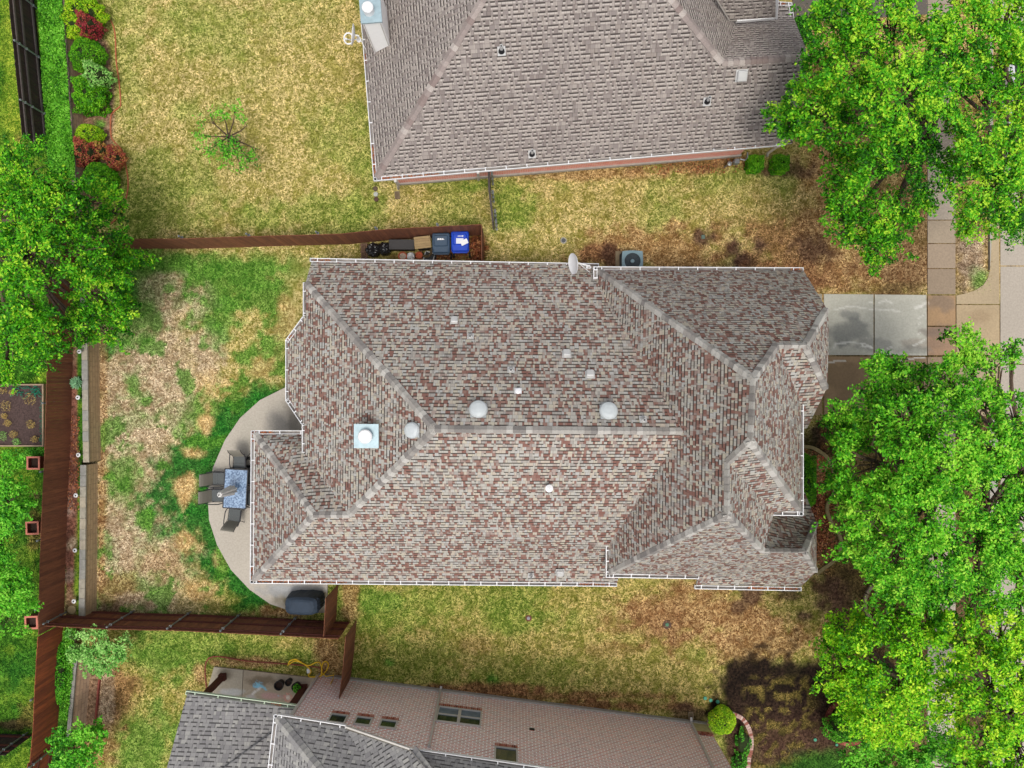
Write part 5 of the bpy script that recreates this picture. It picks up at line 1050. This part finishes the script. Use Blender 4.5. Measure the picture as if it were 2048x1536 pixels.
lid('drain_cover','grey round drain cover with a cross pattern north of the satellite dish','drain cover',1127,481,.09,(86,90,92),ring=(1.5,(176,172,160)))
lid('valve_box','small grey green square valve cover in the bare soil patch','valve box',1406,474,.075,(92,112,100),sq=True)
lid('valve_cover','small steel cover in the south lawn with rusty earth','valve cover',1057,1236,.07,(150,148,150),ring=(2.0,(116,72,58)))
lid('valve_cover','green lid in a round dirt hole in the south lawn','valve cover',1334,1249,.08,(76,122,92),ring=(2.3,(94,72,60)))
for x, y, l in ((1410,1396,'leftmost of three small teal caps in the lawn near the brick house'),(1421,1400,'middle one of three small teal caps in the lawn'),(1435,1403,'rightmost of three small teal caps nearest the lime shrub')): lid('sprinkler_cap', l, 'sprinkler', x, y, .075, (84,170,140), grp='teal sprinkler caps', h=.05)
lid('sprinkler_cap','teal cap alone in the dark soil left of the shaded grass','sprinkler',1630,1479,.07,(70,150,120)); lid('sprinkler_cap','teal cap near the round brick ring','sprinkler',1673,1489,.06,(70,150,120))
for x, y, c_, l in ((751,378,(92,76,58),'brown bowl topmost of three small round bowls beside the gutter corner'),(752,389,(176,180,170),'pale bowl between two brown bowls'),(753,399,(84,58,46),'brown bowl lowest of the three small bowls')): lid('round_bowl', l, 'bowl', x, y, .1, c_, grp='small bowls on the lawn', h=.08)
lid('stepping_disc','pale round stepping disc at the lower end of the mulch strip','stepping stone',144,1219,.17,(176,156,116),z=ZT)
for x, y, l in ((795,391,'concrete splash block below the top house downspout'),(1381,1430,'brown splash block below the brick house downspout')):
    p = W(x,y,0); t = thing('splash_block', l, 'splash block', tuple(p), R(5)); mb = MB(); mb.box((p.x,p.y,.03), (.2,.32,.05)); part('base', mb, plain('splash'+str(x), (112,96,74), .9, .15), t)
    mb = MB(); [mb.box((p.x+s*.09,p.y,.07), (.03,.3,.05)) for s in (-1,1)]; mb.box((p.x,p.y+.14,.07),(.15,.03,.05)); part('side_lip', mb, plain('splashl'+str(x), (136,120,96), .9, .15), t)
LG = 'white path lights along the mulch strip'; lbs = ['path light highest up under the drooping tree branches','path light just below the spiky pale plant','path light level with the step in the block wall','path light midway down the red mulch','path light below the straw coloured patch of mulch','path light just above the round stepping disc']
p0 = None
for (x, y), l in zip(((158,703),(155,795),(156,910),(151,991),(149,1101),(147,1203)), lbs):
    q = W(x, y, ZT+.3); q.z = ZT
    if p0 is None:
        t = thing('path_light', 'round white '+l, 'path light', (0,0,0), 0, LG); mb = MB(); mb.lathe((0,0,.27), [(.085,0),(.09,.02),(.07,.04),(.045,.045),(.04,.03)], 20); part('shade', mb, M_white, t)
        mb = MB(); mb.lathe((0,0,0), [(.015,0),(.015,.28),(.035,.29),(.03,.31),(0,.31)], 12); part('stem', mb, M_dark, t); t.location = q; p0 = t
    else: dup(p0, q, 0, 'round white '+l)
# square planters
lb2 = ['pink square planter beside the fence just below the raised bed','pink square planter halfway down the fence with brown leaves','pink square planter lowest by the fence corner']
pz = None
for (x, y), l in zip(((67,926),(65,1056),(63,1245)), lb2):
    q = W(x, y, ZT+.4); q.z = ZT
    if pz is None:
        t = thing('square_planter', l, 'planter', (0,0,0), 0, 'square wooden planters on the left lawn'); mb = MB()
        for a in range(4): th = a*math.pi/2; mb.box((.22*math.cos(th), .22*math.sin(th), .2), (.03,.47,.4), th)
        part('side', mb, plain('planter_side', (120,60,48), .8, .12), t); mb = MB()
        for a in range(4): th = a*math.pi/2; mb.box((.235*math.cos(th), .235*math.sin(th), .41), (.07,.54 if a % 2 else .4,.03), th)
        part('rim', mb, plain('planter_rim', (206,126,106), .8, .1), t); mb = MB(); mb.box((0,0,.12), (.42,.42,.2)); part('soil', mb, M_soil, t); t.location = q; pz = t
    else: dup(pz, q, R(2), l)
# raised bed
q0, q1 = W(-30,768,ZT+.2), W(88,893,ZT+.2); cx_, cy_ = (q0.x+q1.x)/2, (q0.y+q1.y)/2; sx_, sy_ = abs(q1.x-q0.x), abs(q1.y-q0.y)
t = thing('raised_bed', 'rectangular raised vegetable bed with timber frame and straw plants', 'garden bed', (cx_,cy_,ZT)); mb = MB()
for s in (-1,1): mb.box((cx_, cy_+s*(sy_/2-.03), ZT+.12), (sx_,.06,.24)); mb.box((cx_+s*(sx_/2-.03), cy_, ZT+.12), (.06,sy_-.12,.24))
part('frame', mb, plain('bed_timber', (158,136,112), .85, .15), t); mb = MB(); mb.box((cx_,cy_,ZT+.08), (sx_-.13,sy_-.13,.16)); part('soil', mb, plain('bed_soil', (78,62,58), .95, .4, 14, bump=.8), t)
def tuft(label, px, py, r, kind, par=None, n=160, z=ZT+.16, cat='plant', name='straw_plant', base=.5):
    p = W(px, py, z); t = thing(name, label, cat, tuple(p), 0, 'dry plants in the raised bed'); a = rng.uniform(0, 6.28, n); rr = r*np.sqrt(rng.random(n)); P = np.stack([p.x+np.cos(a)*rr, p.y+np.sin(a)*rr, z+.03+rng.random(n)*.14], 1)
    leaves('leaf_tuft', P, kind, np.full(n, base), .035, t, flat=.4, aspect=.2); return t
LT['straw'] = ((150,120,70),(186,156,88),(206,180,110),(190,190,110)); LT['net'] = ((20,110,84),(34,140,108),(60,160,124),(90,180,140))
for x, y, r, k_, l in ((8,778,.2,'straw','straw plant in the top left corner of the raised bed'),(28,785,.14,'straw','thin straw plant right of the corner one'),(62,798,.26,'straw','broad straw plant by the right side of the bed'),(15,812,.24,'straw','large straw clump upper left in the bed'),(18,846,.14,'straw','small pale plant left of centre in the bed'),(64,848,.18,'straw','golden plant right of centre in the bed'),(30,868,.16,'straw','yellow plant low in the middle of the bed'),(72,878,.14,'straw','orange straw plant in the lower right corner of the bed'),(8,872,.2,'pale','green plant in the lower left corner of the bed'),(36,884,.16,'pale','green plant on the bottom timber of the bed'),(12,832,.12,'straw','tiny straw plant at the left edge of the bed')):
    tuft(l, x, y, r, k_)
p = W(46,782,ZT+.2); mb = MB()
for i in range(40):
    a = Vector((p.x+random.uniform(-.35,.75), p.y+random.uniform(-.15,.25)-0, ZT+.2)); b = a+Vector((random.uniform(-.25,.25), random.uniform(-.22,.1), random.uniform(0,.08))); mb.tube([a, (a+b)/2+Vector((0,0,.05)), b], .012, 4)
for i in range(40): a = Vector((W(84,800+i*2.2,ZT+.2))); mb.tube([a, a+Vector((random.uniform(-.1,0), random.uniform(-.08,.08), .04))], .008, 4)
o = part('garden_netting', mb, plain('green_net', (24,128,98), .6, .2)); tag(o, 'tangled green netting in the raised bed', 'netting')
# ---------------------------------------------------------------- patio furniture
M_frame = plain('dark_frame', (44,44,48), .45, .1); M_sling = plain('sling_fabric', (128,124,112), .85, .1, 30); M_slg = plain('sling_grey', (92,96,96), .85, .1, 30)
def chair():
    t = thing('patio_chair', '', 'chair', (0,0,0), 0, 'sling chairs around the patio table')
    mb = MB(); n_ = 5
    for i in range(n_): mb.box((0, -.2+.1*i, .43-.01*i*(1 if i < 3 else -.2)), (.48,.098,.012))
    part('seat', mb, M_slg, t)
    mb = MB()                                    # facing +y; back leans to -y
    pr = [(-.24,.44),(-.3,.58),(-.36,.74),(-.43,.9),(-.5,1.0),(-.55,1.03)]
    for (y0,z0_),(y1,z1_) in zip(pr[:-1], pr[1:]): mb.poly([(-.24,y0,z0_),(.24,y0,z0_),(.24,y1,z1_),(-.24,y1,z1_)]); mb.poly([(-.24,y1,z1_-.012),(.24,y1,z1_-.012),(.24,y0,z0_-.012),(-.24,y0,z0_-.012)])
    part('backrest', mb, M_sling, t)
    mb = MB()
    for s in (-1,1):
        mb.tube([(s*.26,.24,.43),(s*.26,-.22,.42)]+[(s*.26,y,z) for y,z in pr[1:]], .014, 8)
    part('frame', mb, M_frame, t)
    for s in (-1,1):
        mb = MB(); mb.tube([(s*.29,-.38,.72),(s*.32,-.2,.68),(s*.32,.1,.66),(s*.3,.24,.62)], .02, 8); part('armrest', mb, M_frame, t)
        mb = MB(); mb.tube([(s*.3,.24,.62),(s*.29,.26,.4),(s*.28,.28,0)], .014, 8); part('leg', mb, M_frame, t)
        mb = MB(); mb.tube([(s*.27,-.2,.42),(s*.29,-.34,0)], .014, 8); part('leg', mb, M_frame, t)
    return t
ZP = .08
tc_ = W(470.8,977.6,ZP+.72); tc_.z = ZP; t = thing('patio_table', 'rectangular glass topped table with dark frame on the patio', 'table', tuple(tc_), R(-3.2))
mb = MB(); hx, hy = .47, .8
_o = t.location.copy(); t.location = (0,0,0)
for a, b in (((-hx,-hy),(hx,-hy)),((hx,-hy),(hx,hy)),((hx,hy),(-hx,hy)),((-hx,hy),(-hx,-hy))): mb.beam((*a,.71),(*b,.71),.045,.04)
part('frame', mb, M_frame, t)
def tableglass():
    m, n, p = newmat('mottled_glass'); tcn = N(n,'ShaderNodeTexCoord'); no = N(n,'ShaderNodeTexNoise'); no.inputs['Scale'].default_value = 16; no.inputs['Detail'].default_value = 8; n.links.new(tcn.outputs['Object'], no.inputs['Vector'])
    mr = N(n,'ShaderNodeMapRange'); mr.inputs[1].default_value = .42; mr.inputs[2].default_value = .6; n.links.new(no.outputs[0], mr.inputs[0]); n.links.new(mix(n, mr.outputs[0], C(96,120,150), C(150,176,204)), p.inputs['Base Color']); p.inputs['Roughness'].default_value = .25; return m
mb = MB(); mb.box((0,0,.72), (hx*2-.03,hy*2-.03,.012)); part('glass_top', mb, tableglass(), t)
for sx in (-1,1):
    for sy in (-1,1): mb = MB(); mb.tube([(sx*(hx-.05),sy*(hy-.05),.7),(sx*(hx-.03),sy*(hy-.03),0)], .022, 8); part('leg', mb, M_frame, t)
t.location = _o
um = thing('closed_umbrella', 'closed pale parasol standing through the middle of the glass table', 'umbrella', tuple(tc_)); mb = MB(); mb.lathe((tc_.x,tc_.y,ZP), [(.24,0),(.24,.05),(.05,.09),(.024,.1),(.024,2.4),(.0,2.46)], 16); part('pole', mb, M_frame, um)
mb = MB(); nf = 16
for i in range(nf):
    a, b = 2*math.pi*i/nf, 2*math.pi*(i+1)/nf
    pf = [(.03,2.44),(.11,2.38),(.14,2.1),(.17,1.7),(.2,1.3),(.22,1.1)]
    for (r0,z0_),(r1,z1_) in zip(pf[:-1], pf[1:]):
        f0 = 1 if i % 2 else .7; f1 = .7 if i % 2 else 1
        mb.poly([(tc_.x+r0*f0*math.cos(a),tc_.y+r0*f0*math.sin(a),z0_),(tc_.x+r1*f0*math.cos(a),tc_.y+r1*f0*math.sin(a),z1_),(tc_.x+r1*f1*math.cos(b),tc_.y+r1*f1*math.sin(b),z1_),(tc_.x+r0*f1*math.cos(b),tc_.y+r0*f1*math.sin(b),z0_)])
part('canopy', mb, plain('parasol_cloth', (240,238,232), .85, .08), um)
ch0 = chair(); first = True
for x, y, rz, l in ((478,925,180,'sling chair at the head of the table nearest the small roof corner'),(436,958,-90,'sling chair on the lawn side of the table, nearer the top'),(434,992,-90,'sling chair on the lawn side of the table, nearer the bottom'),(468,1031,-8,'sling chair at the foot of the table pulled out at an angle'),(505,955,90,'sling chair mostly hidden under the gutter, upper one'),(504,998,90,'sling chair mostly hidden under the gutter, lower one')):
    q = W(x, y, ZP+.5); q.z = ZP
    if first: ch0.location = q; ch0.rotation_euler = (0,0,R(rz)); ch0['label'] = l; first = False
    else: dup(ch0, q, R(rz), l)
mb = MB(); q = W(494,926,ZP+.3)
for r_ in (.14,.18,.22): mb.tube([(q.x+r_*math.cos(i*math.pi/10), q.y+r_*math.sin(i*math.pi/10), ZP+.05+.12*(.22-r_)/.08) for i in range(21)], .022, 6, cap=False)
o = part('hose_coil', mb, M_black); tag(o, 'black coil of hose beside the upper chair at the gutter', 'hose')
# covered grill
def grill():
    p = W(601,1214,1.1); p.z = 0; t = thing('covered_grill', 'grill under a slate blue cover beside the brown fence panel', 'grill', tuple(p), 0)
    secs = [(0,.74,.4,-.02),(.35,.73,.4,-.02),(.78,.72,.39,0),(.98,.66,.36,0),(1.08,.52,.28,.02),(1.12,.4,.2,.02)]; n = 40; mb = MB(); rings = []
    for z, ax, ay, sh in secs:
        ring = []
        for i in range(n):
            a = 2*math.pi*i/n; c_, s_ = math.cos(a), math.sin(a); m_ = (abs(c_)**4+abs(s_)**4)**-.25; f = 1+(.025*math.sin(a*11)+.02*math.sin(a*17+z*6))*(1-z*.6); ring.append((p.x+sh+ax*c_*m_*f, p.y+ay*s_*m_*f, z+(.05*math.cos(a) if z > .9 else 0)))
        rings.append(ring)
    for a, b in zip(rings[:-1], rings[1:]):
        for i in range(n): j = (i+1) % n; mb.poly([a[i], a[j], b[j], b[i]])
    mb.poly(rings[-1]); part('cover', mb, plain('grill_cover', (52,64,78), .75, .12, 5, bump=.6), t)
    mb = MB(); mb.box((p.x+.42,p.y,.9), (.5,.62,.06), bev=.02); mb.beam((p.x-.5,p.y+.36,.7),(p.x+.5,p.y+.36,.7),.03,.03); part('side_shelf', mb, plain('grill_cover2', (44,55,68), .75, .15), t)
grill()
# neighbour patio things
pot('widest dark pot on the chalk covered patio', 557, 1372, .2, .35, plain('dark_pot', (50,46,44), .6, .2), z=.08, grp='dark pots on the neighbour patio'); pot('smallest dark pot at the back of the three', 576, 1366, .14, .3, plain('dark_pot2', (40,42,42), .6, .2), z=.08, grp='dark pots on the neighbour patio')
pp = pot('dark pot with a green plant next to the porch post', 591, 1375, .18, .3, plain('dark_pot3', (46,44,42), .6, .2), z=.08, grp='dark pots on the neighbour patio')
shrub('potted_plant', 'small green plant growing in the dark pot by the porch post', 593, 1378, 8, 9, 'fresh', z0=.36, h=.25, n=300, leaf=.03, cat='plant', gaps=.2)
mb = MB(); hp = [(576,1331),(580,1322),(592,1319),(606,1327),(618,1331),(632,1325),(640,1326),(644,1340),(643,1352),(652,1342),(657,1330),(652,1323),(645,1328),(643,1345),(640,1352),(622,1354),(617,1350),(622,1342),(608,1328),(590,1322),(577,1330)]
P_ = [W(x, y, .1+.05*(i % 3)) for i, (x, y) in enumerate(hp)]; Q_ = []
for i in range(len(P_)-1):
    p0_, p1_, p2_, p3_ = P_[max(i-1,0)], P_[i], P_[i+1], P_[min(i+2,len(P_)-1)]
    for k_ in range(5): s = k_/5; Q_.append(.5*((2*p1_)+(p2_-p0_)*s+(2*p0_-5*p1_+4*p2_-p3_)*s*s+(3*p1_-p0_-3*p2_+p3_)*s**3))
mb.tube(Q_, .026, 7); mb.tube([W(643,1350,.2), W(625,1375,.3), W(598,1400,.6)], .018, 6); mb.tube([W(645,1346,.2), W(652,1353,.25), W(668,1350,.3), W(666,1358,.4), W(661,1368,.8)], .02, 6)
o = part('garden_hose', mb, plain('yellow_hose', (240,196,40), .5, .06)); tag(o, 'tangled yellow hose at the corner of the brick house', 'hose')
p = W(617,1342,.1); mb = MB(); mb.box((p.x,p.y,.08),(.14,.2,.1),.1,bev=.02); o = part('utility_box', mb, M_white); tag(o, 'small white utility box in the bed beside the yellow hose', 'utility box')
# ---------------------------------------------------------------- parked car (mostly under the trees)
def car():
    c = W(2062,200,.8); c.z = 0; t = thing('parked_car', 'white car parked in the street under the trees at the right edge', 'car', tuple(c)); Mp = plain('car_paint', (232,234,238), .25, .02, spec=.6)
    x0, y0 = c.x, c.y; mb = MB(); st = [(-2.35,.62,.55,.62),(-2.25,.8,.35,.72),(-1.6,.88,.3,.85),(-.9,.9,.28,.95),(0,.9,.28,.97),(1.0,.9,.28,.95),(1.7,.88,.3,.92),(2.2,.82,.35,.85),(2.35,.7,.5,.72)]; rings = []
    for y, hw, zb, zt in st: rings.append([(x0+hw*f, y0+y, z) for f, z in ((-.9,zb),(-1,zb+.12),(-1,zt-.15),(-.9,zt-.03),(-.5,zt+.02),(.5,zt+.02),(.9,zt-.03),(1,zt-.15),(1,zb+.12),(.9,zb))])
    for a, b in zip(rings[:-1], rings[1:]):
        for i in range(10): j = (i+1) % 10; mb.poly([a[i], b[i], b[j], a[j]])
    mb.poly(rings[0]); mb.poly(rings[-1][::-1]); part('body', mb, Mp, t, smooth=False)
    gl = MB(); rf_ = MB(); cab = [(-1.2,.78,.95),(-.5,.62,1.42),(.9,.62,1.44),(1.7,.74,.95)]
    for (ya,wa,za),(yb,wb,zb) in zip(cab[:-1], cab[1:]):
        tgt = rf_ if (za > 1.3 and zb > 1.3) else gl; tgt.poly([(x0-wa,y0+ya,za),(x0+wa,y0+ya,za),(x0+wb,y0+yb,zb),(x0-wb,y0+yb,zb)])
    for s in (-1,1): gl.poly([(x0+s*.78,y0-1.2,.95),(x0+s*.62,y0-.5,1.42),(x0+s*.62,y0+.9,1.44),(x0+s*.74,y0+1.7,.95)])
    part('window', gl, M_glass, t); part('roof', rf_, Mp, t)
    for sx in (-1,1):
        for y in (-1.45,1.45): w_ = MB(); w_.tube([(x0+sx*.7,y0+y,.33),(x0+sx*.93,y0+y,.33)], .33, 18); part('wheel', w_, M_black, t)
        w_ = MB(); w_.box((x0+sx*.62,y0-2.28,.66),(.3,.1,.14)); part('headlight', w_, M_lgrey, t)
car()
litn = part('leaf_litter', LIT, M_mulch); tag(litn, kind='stuff')
# mulch / dead leaves in the front bed and bin nook
fl = MB()
def drop(poly, n, z=0):
    xs_ = [p[0] for p in poly]; ys_ = [p[1] for p in poly]; k_ = 0
    while k_ < n:
        x, y = random.uniform(min(xs_), max(xs_)), random.uniform(min(ys_), max(ys_))
        if inpoly(np.array([x]), np.array([y]), poly)[0]:
            k_ += 1; c = W(x, y, z+.01); c.z += random.uniform(.004,.04); a = random.uniform(0,6.3); s = random.uniform(.02,.05); e = Vector((math.cos(a),math.sin(a),random.uniform(-.4,.4)))*s; f = Vector((-math.sin(a),math.cos(a),random.uniform(-.3,.3)))*s*.6; fl.poly([c-e,c+f,c+e,c-f])
drop([(1608,896),(1640,905),(1662,940),(1664,980),(1652,1010),(1660,1050),(1676,1085),(1664,1118),(1634,1140),(1610,1140)], 1500); drop([(870,505),(962,478),(962,520),(800,520)], 600); drop([(133,830),(160,830),(160,1020),(134,1020)], 420, ZT); drop([(1290,322),(1500,312),(1500,345),(1290,350)], 300)
o = part('fallen_leaves', fl, M_mulch); tag(o, kind='stuff')
